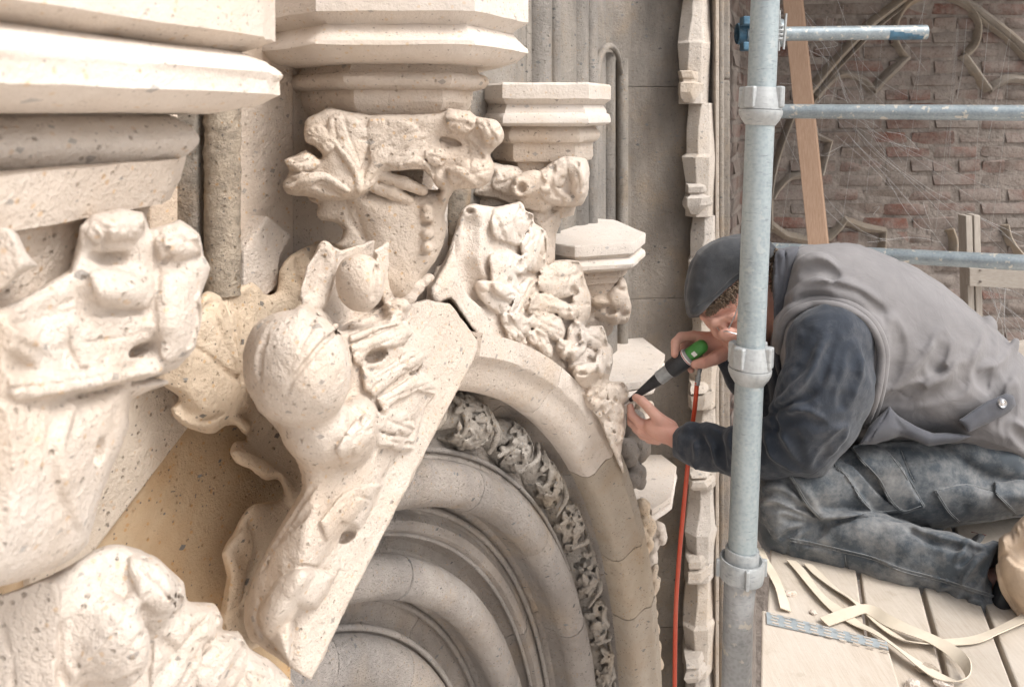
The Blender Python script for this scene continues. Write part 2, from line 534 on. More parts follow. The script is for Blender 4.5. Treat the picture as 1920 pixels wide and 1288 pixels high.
def stone(name, base, pale, ochre, och_amt=0.5, clast=0.7, speck=0.6, tool=0.0, stain=0.0, stain_col=(0.06, 0.055, 0.05), bump=0.6, tool_rot=(0, 0, 0), crust=0.0, pit=1.0, grime=0.0):
    t = NT(name, 0.88, 0.18)
    dp = t.distort(0.004, 70)
    dp2 = t.distort(0.02, 14)
    n1 = t.noise(5.5, 4, 0.6)
    n2 = t.noise(38, 4, 0.65)
    col = t.mix(t.ramp(n1, [(0.30, 0), (0.70, 1)]), base, pale)
    col = t.mix(t.math('MULTIPLY', t.ramp(n2, [(0.35, 0), (0.75, 1)]), 0.35), col, tuple(c * 0.80 for c in base))
    # warm iron staining in soft blotches
    n3 = t.noise(9, 3, 0.5, vec=dp2)
    col = t.mix(t.math('MULTIPLY', t.ramp(n3, [(0.52, 0), (0.72, 1)]), och_amt), col, ochre)
    # small ochre crumbs
    v = t.vor(150, dp)
    sep = t.new('ShaderNodeSeparateColor'); t.l.new(v.outputs['Color'], sep.inputs[0])
    m = t.math('MULTIPLY', t.math('GREATER_THAN', sep.outputs[0], 0.86), t.math('LESS_THAN', v.outputs['Distance'], 0.30))
    col = t.mix(t.math('MULTIPLY', m, 0.55), col, tuple(min(1, c * k) for c, k in zip(ochre, (1.0, 0.9, 0.75))))
    # dark grains
    v2 = t.vor(210, dp)
    sep2 = t.new('ShaderNodeSeparateColor'); t.l.new(v2.outputs['Color'], sep2.inputs[0])
    m2 = t.math('MULTIPLY', t.math('GREATER_THAN', sep2.outputs[1], 0.86), t.math('LESS_THAN', v2.outputs['Distance'], 0.26))
    col = t.mix(t.math('MULTIPLY', m2, speck), col, (0.16, 0.14, 0.125))
    # larger grey-blue fragments, angular
    v3 = t.vor(50, t.mapping((1, 1.2, 1.7), (0.7, 0.5, 0.4), dp)); v3.distance = 'CHEBYCHEV'
    sep3 = t.new('ShaderNodeSeparateColor'); t.l.new(v3.outputs['Color'], sep3.inputs[0])
    lim = t.math('MULTIPLY', sep3.outputs[2], 0.22)
    m3 = t.math('MULTIPLY', t.math('GREATER_THAN', sep3.outputs[0], 0.76), t.math('LESS_THAN', v3.outputs['Distance'], t.math('ADD', lim, 0.015)))
    col = t.mix(t.math('MULTIPLY', m3, clast), col, t.mix(sep3.outputs[1], (0.085, 0.085, 0.085), (0.24, 0.25, 0.255)))
    if stain:
        n4 = t.noise(3.2, 6, 0.68, vec=t.mapping((1.6, 1.6, 0.45), (0, 0, 0)))
        col = t.mix(t.math('MULTIPLY', t.ramp(n4, [(0.42, 0), (0.66, 1)]), stain), col, stain_col)
    if crust:
        n5 = t.noise(60, 5, 0.7)
        col = t.mix(t.math('MULTIPLY', t.ramp(n5, [(0.45, 0), (0.62, 1)]), crust), col, (0.05, 0.045, 0.04))
    # holes
    v4 = t.vor(120, dp)
    sep4 = t.new('ShaderNodeSeparateColor'); t.l.new(v4.outputs['Color'], sep4.inputs[0])
    pm = t.math('MULTIPLY', t.math('GREATER_THAN', sep4.outputs[0], 0.80), t.ramp(v4.outputs['Distance'], [(0.12, 1), (0.26, 0)]))
    if pit: col = t.mix(t.math('MULTIPLY', pm, 0.45 * pit), col, tuple(c * 0.45 for c in ochre))
    oi = t.new('ShaderNodeObjectInfo'); hv = t.new('ShaderNodeHueSaturation'); t.l.new(col, hv.inputs['Color'])
    t.l.new(t.math('ADD', t.math('MULTIPLY', oi.outputs['Random'], 0.20), 0.90), hv.inputs['Value'])
    t.l.new(t.math('ADD', t.math('MULTIPLY', t.math('FRACT', t.math('MULTIPLY', oi.outputs['Random'], 7.31)), 0.36), 0.84), hv.inputs['Saturation'])
    t.color(hv.outputs[0])
    h = t.math('SUBTRACT', t.math('ADD', t.math('MULTIPLY', t.noise(34, 6, 0.7), 1.0), t.math('MULTIPLY', t.noise(125, 4, 0.7), 0.55)), t.math('MULTIPLY', pm, 0.5 * pit))
    t.bump(h, min(1.0, bump * 1.3), 0.0075)
    t.bump(t.noise(300, 3, 0.75), bump, 0.0035)
    if tool:
        w = t.new('ShaderNodeTexWave', wave_type='BANDS', bands_direction='Z')
        w.inputs['Scale'].default_value = 75; w.inputs['Distortion'].default_value = 14; w.inputs['Detail'].default_value = 3; w.inputs['Detail Scale'].default_value = 2
        t.l.new(t.mapping((1, 1, 1), tool_rot), w.inputs['Vector'])
        t.bump(w.outputs['Fac'], tool, 0.0016)
    return t.m

M = {}
M['cream'] = stone('cream_limestone', (0.585, 0.50, 0.425), (0.66, 0.595, 0.53), (0.56, 0.43, 0.31), 0.4, 0.5, 0.42, tool=0.14, tool_rot=(0.9, 0.5, 0.3))
M['cut'] = stone('freshly_cut_limestone', (0.61, 0.54, 0.475), (0.67, 0.615, 0.56), (0.57, 0.47, 0.36), 0.3, 0.5, 0.5, bump=0.3, pit=0.7)
M['tan'] = stone('tan_limestone', (0.50, 0.375, 0.255), (0.57, 0.46, 0.34), (0.50, 0.33, 0.19), 0.55, 0.9, 0.9, bump=0.4)
M['warm'] = stone('warm_limestone', (0.555, 0.455, 0.35), (0.62, 0.535, 0.44), (0.53, 0.39, 0.26), 0.5, 0.8, 0.8)
M['grey'] = stone('weathered_grey_stone', (0.31, 0.28, 0.245), (0.42, 0.385, 0.345), (0.38, 0.29, 0.20), 0.5, 0.9, 1.0, tool=0.4, stain=0.7, stain_col=(0.11, 0.105, 0.10), bump=0.9)
M['arch'] = stone('old_arch_stone', (0.315, 0.275, 0.24), (0.43, 0.39, 0.355), (0.38, 0.30, 0.22), 0.6, 0.9, 0.9, tool=0.7, stain=0.5, stain_col=(0.20, 0.19, 0.185), bump=0.8, tool_rot=(0.5, 0.6, 0))
M['frieze'] = stone('grimy_carved_stone', (0.33, 0.295, 0.255), (0.43, 0.39, 0.345), (0.38, 0.30, 0.215), 0.5, 0.6, 0.8, stain=0.55, stain_col=(0.19, 0.18, 0.17), bump=0.8)
M['brownband'] = stone('aged_brown_stone', (0.39, 0.325, 0.25), (0.46, 0.395, 0.32), (0.37, 0.28, 0.19), 0.6, 0.7, 0.9, tool=0.25, tool_rot=(0.3, 0.8, 0))
M['crust'] = stone('crusted_shaft_stone', (0.36, 0.305, 0.245), (0.46, 0.41, 0.345), (0.40, 0.27, 0.15), 0.7, 0.9, 1.0, stain=0.5, stain_col=(0.14, 0.13, 0.12), bump=1.0, crust=0.4)
M['pier'] = stone('grey_pier_stone', (0.25, 0.215, 0.18), (0.33, 0.295, 0.255), (0.36, 0.27, 0.18), 0.6, 0.9, 0.9, tool=0.4, stain=0.65, stain_col=(0.115, 0.105, 0.095), bump=0.8)
M['tracery'] = stone('dull_tracery_stone', (0.25, 0.215, 0.18), (0.33, 0.295, 0.25), (0.30, 0.235, 0.165), 0.6, 0.7, 0.9, stain=0.5, stain_col=(0.10, 0.09, 0.08))

def plain(name, col, rough=0.6, spec=0.4, metal=0.0, var=0.15, sc=30, bump=0.15, bs=200, bd=0.001, dust=0.0, dust_col=(0.45, 0.42, 0.38), dust_sc=8, dust_lo=0.5, dust_hi=0.75):
    t = NT(name, rough, spec)
    t.b.inputs['Metallic'].default_value = metal
    c = t.mix(t.ramp(t.noise(sc, 4, 0.6), [(0.3, 0), (0.7, 1)]), tuple(x * (1 - var) for x in col), tuple(min(1, x * (1 + var)) for x in col))
    if dust:
        c = t.mix(t.math('MULTIPLY', t.ramp(t.noise(dust_sc, 8, 0.74), [(dust_lo, 0), (dust_hi, 1)]), dust), c, dust_col)
    t.color(c)
    if bump: t.bump(t.noise(bs, 3, 0.6), bump, bd)
    return t

def fabric(name, col, dust=0.0, dust_col=(0.40, 0.38, 0.35), weave=900, bump=0.35, var=0.12, dust_sc=9, dust_lo=0.46, dust_hi=0.74, crease=0.0):
    t = plain(name, col, 0.92, 0.12, var=var, sc=14, bump=0, dust=dust, dust_col=dust_col, dust_sc=dust_sc, dust_lo=dust_lo, dust_hi=dust_hi)
    t.b.inputs['Sheen Weight'].default_value = 0.15
    t.bump(t.noise(weave, 2, 0.6), bump, 0.0006)
    if crease: t.bump(t.noise(22, 3, 0.5, dist=1.5), crease, 0.012)
    return t.m

def galvanised(name, c1, c2, splash=0.0, splash_col=(0.6, 0.56, 0.48), rough=0.5, sc=18):
    t = NT(name, rough, 0.5)
    t.b.inputs['Metallic'].default_value = 0.35
    c = t.mix(t.ramp(t.noise(sc, 5, 0.65, vec=t.mapping((1, 1, 0.35))), [(0.32, 0), (0.68, 1)]), c1, c2)
    v = t.vor(140); c = t.mix(t.math('MULTIPLY', t.ramp(v.outputs['Distance'], [(0.0, 0), (0.7, 1)]), 0.18), c, (0.62, 0.66, 0.67))
    sc = t.noise(45, 5, 0.7, vec=t.mapping((1, 1, 6.0)))
    c = t.mix(t.math('MULTIPLY', t.ramp(sc, [(0.57, 0), (0.68, 1)]), 0.6), c, (0.15, 0.165, 0.17))
    if splash:
        c = t.mix(t.math('MULTIPLY', t.ramp(t.noise(46, 3, 0.55), [(0.60, 0), (0.64, 1)]), splash), c, splash_col)
    t.color(c)
    t.bump(t.noise(160, 3, 0.6), 0.12, 0.001)
    return t.m

def wood(name, c1, c2, grain=(1, 1, 1), rot=(0, 0, 0), dust=0.0, dust_col=(0.62, 0.57, 0.50), rough=0.75, sc=26):
    t = NT(name, rough, 0.25)
    vec = t.mapping(grain, rot)
    c = t.mix(t.ramp(t.noise(sc, 6, 0.62, vec=vec, dist=0.4), [(0.30, 0), (0.70, 1)]), c1, c2)
    c = t.mix(t.math('MULTIPLY', t.ramp(t.noise(5, 3, 0.6), [(0.4, 0), (0.7, 1)]), 0.25), c, tuple(x * 0.7 for x in c1))
    if dust: c = t.mix(t.math('MULTIPLY', t.ramp(t.noise(7, 5, 0.65), [(0.35, 0), (0.65, 1)]), dust), c, dust_col)
    # per-piece tone
    oi = t.new('ShaderNodeObjectInfo')
    hs = t.new('ShaderNodeHueSaturation'); t.l.new(c, hs.inputs['Color'])
    t.l.new(t.math('ADD', t.math('MULTIPLY', oi.outputs['Random'], 0.24), 0.88), hs.inputs['Value'])
    t.color(hs.outputs[0])
    t.bump(t.noise(sc * 2.5, 4, 0.6, vec=vec), 0.25, 0.0015)
    return t.m
# ------------------------------------------------------------------ the portal: plan of the wall and its pointed arch
TH = R(27)
T_ = np.array([math.sin(TH), math.cos(TH), 0.0])       # along the wall, away from the camera
N_ = np.array([math.cos(TH), -math.sin(TH), 0.0])      # out of the wall
A_ = P(890, 640, 1.15)                                 # apex on the front of the hood mould
CS, CZ, R0 = -0.382, -1.595, 1.303

def Wp(s, z, off):
    p = A_ + T_ * s + N_ * off
    return np.array([p[0], p[1], z])

def wall_d(px, off):
    r = P(px, HZ, 1.0)
    return (N_ @ A_ + off) / (N_ @ r)

def far_path(q0, q1, n):
    """points on the far half between two angles, with inward normals (s, z, ns, nz)"""
    out = []
    for a in np.linspace(q0, q1, n):
        out.append((CS + R0 * math.cos(a), CZ + R0 * math.sin(a), -math.cos(a), -math.sin(a)))
    return out

def ang(s): return math.acos((s - CS) / R0)

def far_full():
    p = far_path(ang(0.0) + 0.10, 0.0, 56)
    s0 = CS + R0
    for z in np.linspace(CZ - 0.1, CZ - 1.6, 10): p.append((s0, z, -1.0, 0.0))
    return p

NEAR = smooth_line([(0.03, -0.335), (0.0, -0.345), (-0.1, -0.412), (-0.2, -0.488), (-0.35, -0.593), (-0.55, -0.78), (-0.75, -1.05), (-0.86, -1.4), (-0.88, -2.0)], 5)
def near_path(a=0, b=None):
    q = NEAR[a:b]; out = []
    for i in range(len(q)):
        t = q[min(i + 1, len(q) - 1)] - q[max(i - 1, 0)]; t = t / np.linalg.norm(t)
        out.append((q[i][0], q[i][1], -t[1], t[0]))
    return out

def sweep(mb, path, prof, close=True, wob=0.0, seed=0):
    g = np.random.default_rng(seed)
    rows = []
    for (s, z, ns, nz) in path:
        rows.append([Wp(s + ns * q, z + nz * q, o + (g.normal() * wob if wob else 0)) for q, o in prof])
    m, n = len(rows), len(prof)
    base = len(mb.v)
    mb.grid(rows, closed_v=close)
    if close:
        mb.f.append(tuple(base + i for i in range(n)))
        mb.f.append(tuple(base + (m - 1) * n + i for i in range(n - 1, -1, -1)))
    return mb

arch = thing('portal_arch', 'pointed stone portal arch with deep grey roll mouldings and cream hood', 'arch', Wp(0.4, -2.0, -0.1))

BAND = [(-0.034, -0.20), (-0.034, 0.0), (-0.001, 0.0), (0.003, -0.003), (0.008, -0.012), (0.024, -0.020), (0.041, -0.027), (0.051, -0.038), (0.053, -0.052), (0.045, -0.09), (0.045, -0.20)]
cuts = [0.012, 0.298, 0.581, 0.775, 0.853]
a_list = [ang(s) for s in cuts] + [0.10, 0.0]
for i in range(len(a_list) - 1):
    gap = 0.0012
    p = far_path(a_list[i] - gap, a_list[i + 1] + gap, 16)
    m = M['cream'] if i < 2 else M['brownband']
    o = sweep(MB(), p, BAND, wob=0.0004, seed=i).build('voussoir', m, arch, smooth=True, auto=38)
    o['label'] = ['clean cream stone of the hood next to the apex', 'cream hood stone with fine tooling', 'brown aged hood stone', 'brown aged hood stone', 'brown aged hood stone', 'brown aged hood stone'][i]
s0 = CS + R0
o = sweep(MB(), [(s0, z, -1.0, 0.0) for z in (CZ - 0.002, CZ - 0.6, CZ - 1.5)], BAND).build('jamb_stone', M['brownband'], arch, smooth=True, auto=38)

def circ(c, r, a0, a1, n):
    return [(c[0] + r * math.cos(R(a)), c[1] + r * math.sin(R(a))) for a in np.linspace(a0, a1, n)]

FULL = far_full()
g_arch = np.random.default_rng(31)
hollow = [(0.045, -0.075), (0.050, -0.100), (0.070, -0.122), (0.105, -0.130), (0.135, -0.124), (0.152, -0.112), (0.160, -0.110), (0.166, -0.18), (0.05, -0.22)]
roll_a = [(0.160, -0.150)] + circ((0.195, -0.115), 0.035, 200, -35, 20) + [(0.222, -0.175), (0.222, -0.23), (0.160, -0.23)]
step_a = [(0.218, -0.150), (0.223, -0.165), (0.234, -0.182), (0.250, -0.182), (0.262, -0.174), (0.276, -0.176), (0.281, -0.184), (0.283, -0.198), (0.296, -0.216), (0.312, -0.222), (0.322, -0.216), (0.322, -0.29), (0.218, -0.29)]
roll_b = [(0.318, -0.245)] + circ((0.350, -0.204), 0.0335, 205, -35, 20) + [(0.378, -0.255), (0.378, -0.31), (0.318, -0.31)]
step_b = [(0.374, -0.230), (0.380, -0.246), (0.394, -0.264), (0.420, -0.272), (0.440, -0.266), (0.448, -0.262), (0.448, -0.36), (0.374, -0.36)]
roll_c = [(0.444, -0.300)] + circ((0.492, -0.272), 0.049, 205, -30, 22) + [(0.55, -0.33), (0.60, -0.38), (0.64, -0.47), (0.64, -0.6), (0.444, -0.6)]
for nm, pr, lb in (('hollow_order', hollow, None), ('roll_moulding', roll_a, 'outermost grey roll moulding of the arch'), ('stepped_order', step_a, None),
                   ('roll_moulding', roll_b, 'middle grey roll moulding of the arch'), ('stepped_order', step_b, None), ('roll_moulding', roll_c, 'innermost and broadest grey roll of the arch')):
    cutn = [0] + [c_ + (len(nm) * 3 + int(pr[0][0] * 90)) % 7 for c_ in (9, 21, 33, 45)] + [len(FULL) - 1]
    for a_, b_ in zip(cutn[:-1], cutn[1:]):
        seg_ = [np.array(p_) for p_ in FULL[a_:b_ + 1]]
        seg_[0] = seg_[0] + (seg_[1] - seg_[0]) * 0.035; seg_[-1] = seg_[-1] + (seg_[-2] - seg_[-1]) * 0.035
        sh_ = g_arch.normal() * 0.0010
        o = sweep(MB(), seg_, [(x_, y_ + sh_) for x_, y_ in pr], wob=0.0006, seed=a_ + 3).build(nm, M['arch'], arch, smooth=True, auto=32)
        if lb: o['label'] = lb
for q_, o_, r_ in ((0.240, -0.174, 0.0055), (0.284, -0.188, 0.0045), (0.390, -0.252, 0.006), (0.436, -0.258, 0.0055), (0.147, -0.110, 0.0045)):
    sweep(MB(), FULL, circ((q_, o_), r_, 0, 324, 8)).build('bead', M['arch'], arch, smooth=True, auto=60)

# ------------------------------------------------------------------ wall over the arch
WOFF = -0.19
wall = thing('portal_wall', 'tan stone wall behind the carved consoles above the arch', 'wall', Wp(0.2, -0.5, -0.3))
def wall_piece(s0, s1, zt, gap, mat, name='ashlar_block', zb=None, off=WOFF, bev=0.003):
    """wall between two stations from the back of the hood up to zt"""
    ext = [(p[0] - p[2] * 0.02, p[1] - p[3] * 0.02) for p in near_path(0)][::-1] + [(p[0] - p[2] * 0.02, p[1] - p[3] * 0.02) for p in far_path(ang(0.03), 0.0, 40)] + [(CS + R0 + 0.02, CZ - 1.5)]
    ex = np.array(ext)
    ss = np.linspace(s0 + gap, s1 - gap, 14)
    zz = [zb if zb is not None else float(np.interp(s, ex[:, 0], ex[:, 1])) for s in ss]
    front = [Wp(s, z, off) for s, z in zip(ss, zz)]; ftop = [Wp(s, zt, off) for s in ss]
    back = [Wp(s, z, off - 0.25) for s, z in zip(ss, zz)]; btop = [Wp(s, zt, off - 0.25) for s in ss]
    mb = MB().grid([front, ftop, btop, back], closed_u=True)
    n = len(ss)
    mb.f += [(0, n, 2 * n, 3 * n), (n - 1, 4 * n - 1, 3 * n - 1, 2 * n - 1)]
    return mb.build(name, mat, wall, bevel=bev)
for a, b, zt, m in ((-0.80, -0.17, -0.235, 'tan'), (-0.167, -0.05, 1.2, 'cream'), (-0.047, 0.24, 1.2, 'cream'), (0.243, 0.56, 1.2, 'grey'), (0.563, 0.89, 1.2, 'grey'), (0.893, 1.06, 1.2, 'grey')):
    wall_piece(a, b, zt, 0.0, M[m], zb=-1.25 if b < -0.1 else None)
wall_piece(-0.80, -0.40, 1.2, 0.0, M['cream'], zb=-0.233, off=WOFF + 0.004)
wall_piece(-0.398, -0.17, 1.2, 0.0, M['cream'], zb=-0.233, off=WOFF + 0.004)
wall_piece(0.93, 1.12, -0.30, 0.0, M['grey'], zb=-2.6, off=WOFF + 0.012)

def on_wall(px, py, off):
    return P(px, py, wall_d(px, off))
def wall_plate(pts, off, mat, name='ashlar_block', th=0.05, bev=0.003):
    return MB().prism([on_wall(a, b, off) for a, b in pts], -N_ * th).build(name, mat, wall, bevel=bev)
wall_plate([(60, 1120), (178, 1034), (356, 800), (352, 752), (300, 700), (150, 760), (40, 900)], WOFF + 0.012, M['warm'])
wall_plate([(458, 470), (502, 404), (548, 442), (526, 482), (522, 535), (500, 556), (456, 548)], WOFF + 0.03, M['cream'])
def roll_on_wall(px, wpx, y0, y1, off, mat, name, par, n=14, wob=0.0, flat=1.0, label=None):
    d = wall_d(px, off); r = wpx / 2 * d / FPX
    x = (px - 960) / FPX * d
    ys = np.linspace(y0, y1, n)
    g = np.random.default_rng(int(px))
    pts = [np.array([x + g.normal() * wob, d + g.normal() * wob, -(y - HZ) / FPX * d]) for y in ys]
    rr = [r * (1 + g.normal() * wob * 12) for _ in ys]
    o = MB().tube(pts, rr, 16).build(name, mat, par, smooth=True, auto=50)
    if label: o['label'] = label
    return o
# worn shafts rising between the first and second consoles
sh = thing('worn_shaft', 'crusted weathered stone shaft between the nearest console and the next', 'shaft', P(420, 560, wall_d(420, -0.15)))
roll_on_wall(417, 66, 100, 556, -0.15, M['crust'], 'shaft', sh, 40, 0.0007)
d = wall_d(362, -0.17)
MB().box((P(362, 330, d) + P(362, 330, d + .06)) / 2, (0.032, 0.06, 0.32)).build('backing_fillet', M['crust'], sh, bevel=0.004)
sh2 = thing('worn_shaft', 'brown worn shaft glimpsed between the second console and the crockets', 'shaft', P(857, 480, wall_d(857, -0.19)))
roll_on_wall(857, 50, 150, 600, -0.185, M['crust'], 'shaft', sh2, 40, 0.0008)

# vertical mouldings on the grey wall beyond the third console
panel = thing('wall_panelling', 'grey panelled wall with vertical mouldings and a small arched niche', 'panelling', Wp(0.75, -0.9, -0.2))
for px, w, off, y0, y1 in ((962, 40, -0.212, -330, 560), (1008, 52, -0.190, -330, 620), (1040, 22, -0.190, -330, 620), (1074, 60, -0.213, -330, 620), (1107, 28, -0.180, -330, 1010), (1167, 22, -0.192, 110, 1010), (1186, 10, -0.190, 110, 1010)):
    roll_on_wall(px, w, y0, y1, off, M['grey'], 'moulding', panel, 20, 0.0002)
hd = []
for px, y, off in ((1112, 250, -0.176), (1114, 190, -0.174), (1118, 140, -0.170), (1126, 104, -0.166), (1138, 88, -0.164), (1150, 90, -0.172), (1160, 108, -0.182), (1166, 140, -0.190)):
    hd.append(P(px, y, wall_d(px, off)))
o = MB().tube(smooth_line(hd, 5), list(np.linspace(0.0125, 0.0065, len(smooth_line(hd, 5)))), 12).build('niche_head', M['grey'], panel, smooth=True, auto=60)
for px, w, y0, y1, off in ((1137, 34, 100, 1010, -0.205),):
    roll_on_wall(px, w, y0, y1, off, M['grey'], 'niche_back', panel, 20)

# ------------------------------------------------------------------ grey pier beyond the portal
pier = thing('stone_pier', 'grey ashlar pier carrying the stepped white carved strip', 'pier', P(1280, 1288, 2.5))
PD = 2.36
xL = P(1176, 0, PD)[0]; xR = P(1338, 0, PD)[0]; xE = P(1366, 0, PD)[0]
levels = [0.9, 0.082, -0.545, -1.02, -1.52, -2.1, -2.7]
for i in range(len(levels) - 1):
    z1, z0 = levels[i] - 0.0006, levels[i + 1] + 0.0006
    rows = []
    prof = [(xL - 0.16, PD - 0.20), (xL - 0.05, PD - 0.05), (xL + 0.01, PD - 0.012), (xL + 0.06, PD), (xR, PD + 0.01), (xR, PD + 0.4), (xL - 0.16, PD + 0.4)]
    MB().prism([(x, y, z0) for x, y in prof], (0, 0, z1 - z0)).build('ashlar_block', M['pier'], pier, bevel=0.0016)
levels = [0.9, 0.103, -0.42, -0.95, -1.5, -2.7]
for i in range(len(levels) - 1):
    z1, z0 = levels[i] - 0.002, levels[i + 1] + 0.002
    MB().box(((xR + xE) / 2 + 0.001, PD + 0.19, (z0 + z1) / 2), (xE - xR - 0.002, 0.42, z1 - z0)).build('quoin', M['pier'], pier, bevel=0.006)
for px, r in ((1352, 0.008),):
    x = P(px, 0, PD - 0.02)[0]
    MB().tube([(x, PD - 0.022, 0.9), (x, PD - 0.022, -2.6)], r, 10).build('moulding', M['pier'], pier, smooth=True)

# ------------------------------------------------------------------ consoles: plan by (column, metres), profile by (row at the front edge, inset)
def inset_poly(pts, d):
    """open polyline offset to its left by d, mitred; the ends slide along the wall"""
    p = [np.asarray(q, float) for q in pts]; n = len(p); out = []
    nn = []
    for i in range(n - 1):
        e = p[i + 1] - p[i]; e /= np.linalg.norm(e); nn.append(np.array([-e[1], e[0]]))
    for i in range(n):
        if i == 0: out.append(p[0] + nn[0] * d)
        elif i == n - 1: out.append(p[-1] + nn[-1] * d)
        else:
            b = nn[i - 1] + nn[i]; b /= max(b @ nn[i], 0.3); out.append(p[i] + b * d / 1.0 if True else None)
    return out

def abacus(par, plan, dref, prof, mat, name, cap=True, back=None, chip=0.0, sub=6):
    """stacked mouldings: plan runs left to right as seen; prof rows from top to bottom"""
    pl = [np.array([(px - 960) / FPX * d, d]) for px, d in plan]
    rows = []
    g = np.random.default_rng(int(abs(plan[0][0]) * 7 + prof[0][0]))
    for py, ins in prof:
        z = -(py - HZ) / FPX * dref
        q = inset_poly(pl, ins)
        row = []
        for a, b in zip(q[:-1], q[1:]):
            for k in range(sub):
                t = k / sub; row.append(np.array([*(a + (b - a) * t), z]))
        row.append(np.array([*q[-1], z]))
        if chip:
            row = [r + np.array([g.normal(), g.normal(), g.normal()]) * chip for r in row]
        # close behind, inside the wall
        rows.append(row)
    bk = back if back is not None else 0.15
    for r in rows:
        e = r[-1].copy(); s = r[0].copy()
        e[:2] = e[:2] - N_[:2] * bk; s[:2] = s[:2] - N_[:2] * bk
        r.append(e); r.append(s)
    mb = MB(); n = len(rows[0])
    mb.grid(rows, closed_v=True)
    m = len(rows)
    mb.f += [tuple(range(n)), tuple((m - 1) * n + i for i in range(n - 1, -1, -1))]
    return mb.build(name, mat, par, smooth=True, auto=33)

def arc_prof(p0, p1, bulge, n=6):
    """rounded run between two (row, inset) points; bulge > 0 swells outwards (less inset)"""
    out = []
    for t in np.linspace(0, 1, n + 1):
        y = p0[0] + (p1[0] - p0[0]) * t; i = p0[1] + (p1[1] - p0[1]) * t - bulge * math.sin(math.pi * t)
        out.append((y, i))
    return out

consoles = []
def console(label, base):
    c = thing('console', label, 'console', base, 'carved consoles stepping down along the arch')
    consoles.append(c); return c

# 1: the nearest, cut by the left edge of the picture
c1 = console('huge blurred cream console filling the upper left corner', P(150, 1090, 0.58))
pl1 = [(-420, 0.31), (0, 0.43), (490, 0.655), (515, 0.70), (395, 0.80)]
abacus(c1, pl1, 0.655, [(-330, 0.0), (70, 0.0), (72, 0.004), (96, 0.028)] , M['cut'], 'upper_slab', chip=0.0006)
abacus(c1, pl1, 0.655, [(92, 0.030), (98, 0.022), (104, 0.014), (112, 0.006)] + arc_prof((116, 0.004), (150, -0.004), 0.006, 5) + [(176, -0.004), (183, 0.002), (196, 0.014), (206, 0.030), (212, 0.05), (215, 0.09)], M['cut'], 'lip', chip=0.0005)
abacus(c1, pl1, 0.655, [(207, 0.085), (216, 0.082)] + arc_prof((222, 0.075), (300, 0.072), 0.016, 8) + [(304, 0.085), (306, 0.098)], M['cream'], 'neck_roll', chip=0.0004)
pl1b = [(-420, 0.33), (0, 0.47), (330, 0.648), (348, 0.69), (318, 0.80)]
abacus(c1, pl1b, 0.655, [(298, 0.0), (308, 0.001), (340, 0.004), (372, 0.010), (380, 0.011), (385, 0.022), (395, 0.028), (430, 0.032), (700, 0.04), (800, 0.05)], M['cream'], 'bell', chip=0.0005)

# 2: the second console, large in the middle
c2 = console('large cream console with leafy capital in front of the flat wall', P(720, 560, 1.02))
pl2 = [(452, 1.08), (592, 0.93), (890, 0.93), (990, 1.06), (930, 1.26)]
abacus(c2, pl2, 0.93, [(-330, 0.0), (20, 0.0), (24, 0.003), (34, 0.014), (43, 0.019)], M['cut'], 'upper_slab', chip=0.0004)
abacus(c2, pl2, 0.93, [(40, 0.021), (44, 0.018), (56, 0.012), (70, 0.004), (76, 0.0), (84, -0.001), (86, 0.0015), (96, 0.0075), (104, 0.014), (110, 0.026), (113, 0.045), (115, 0.075)], M['cut'], 'lip', chip=0.0004)
abacus(c2, pl2, 0.93, [(108, 0.066), (118, 0.065), (128, 0.061)] + arc_prof((131, 0.055), (160, 0.055), 0.006, 6) + [(164, 0.063), (165, 0.070)], M['cream'], 'neck_roll', chip=0.0003)
abacus(c2, pl2, 0.93, [(160, 0.070), (167, 0.070), (190, 0.070), (214, 0.080), (219, 0.084), (221, 0.095), (260, 0.105), (420, 0.13)], M['cream'], 'bell_top', chip=0.0004)

# 3
c3 = console('middle sized console with small round hole in its leaf carving', P(1000, 470, 1.45))
pl3 = [(905, 1.573), (942, 1.505), (1104, 1.505), (1146, 1.619), (1128, 1.847)]
abacus(c3, pl3, 1.5048, [(155, 0.004), (159, 0.0), (185, 0.0), (188, 0.004), (194, 0.011), (196, 0.014)], M['cut'], 'upper_slab', chip=0.0004)
abacus(c3, pl3, 1.5048, [(194, 0.016), (199, 0.014), (207, 0.010), (212, 0.009), (215, 0.004), (223, 0.001), (231, 0.001), (234, 0.005), (237, 0.016), (238, 0.03)], M['cut'], 'lip', chip=0.0004)
abacus(c3, pl3, 1.5048, [(236, 0.032), (241, 0.030)] + arc_prof((243, 0.028), (268, 0.028), 0.006, 6) + [(271, 0.036), (274, 0.037), (298, 0.036), (306, 0.040), (309, 0.052), (330, 0.055), (420, 0.075)], M['cream'], 'neck', chip=0.0003)

# 4
c4 = console('console whose clean flat slab top lies just above the second row of crockets', P(1110, 640, 1.75))
pl4 = [(1000, 1.750), (1078, 1.685), (1187, 1.728), (1210, 1.868), (1150, 2.106)]
abacus(c4, pl4, 1.7064, [(458, 0.0), (460, -0.001), (479, 0.0), (484, 0.007), (488, 0.012)], M['cut'], 'upper_slab', chip=0.0004)
abacus(c4, pl4, 1.7064, [(486, 0.013), (489, 0.009), (493, 0.002), (498, -0.001), (505, 0.0), (510, 0.006), (513, 0.016), (514, 0.030)], M['cut'], 'lip', chip=0.0004)
abacus(c4, pl4, 1.7064, [(512, 0.034), (516, 0.031), (526, 0.030), (528, 0.037), (540, 0.041), (543, 0.048), (560, 0.056), (640, 0.075)], M['cream'], 'neck', chip=0.0003)

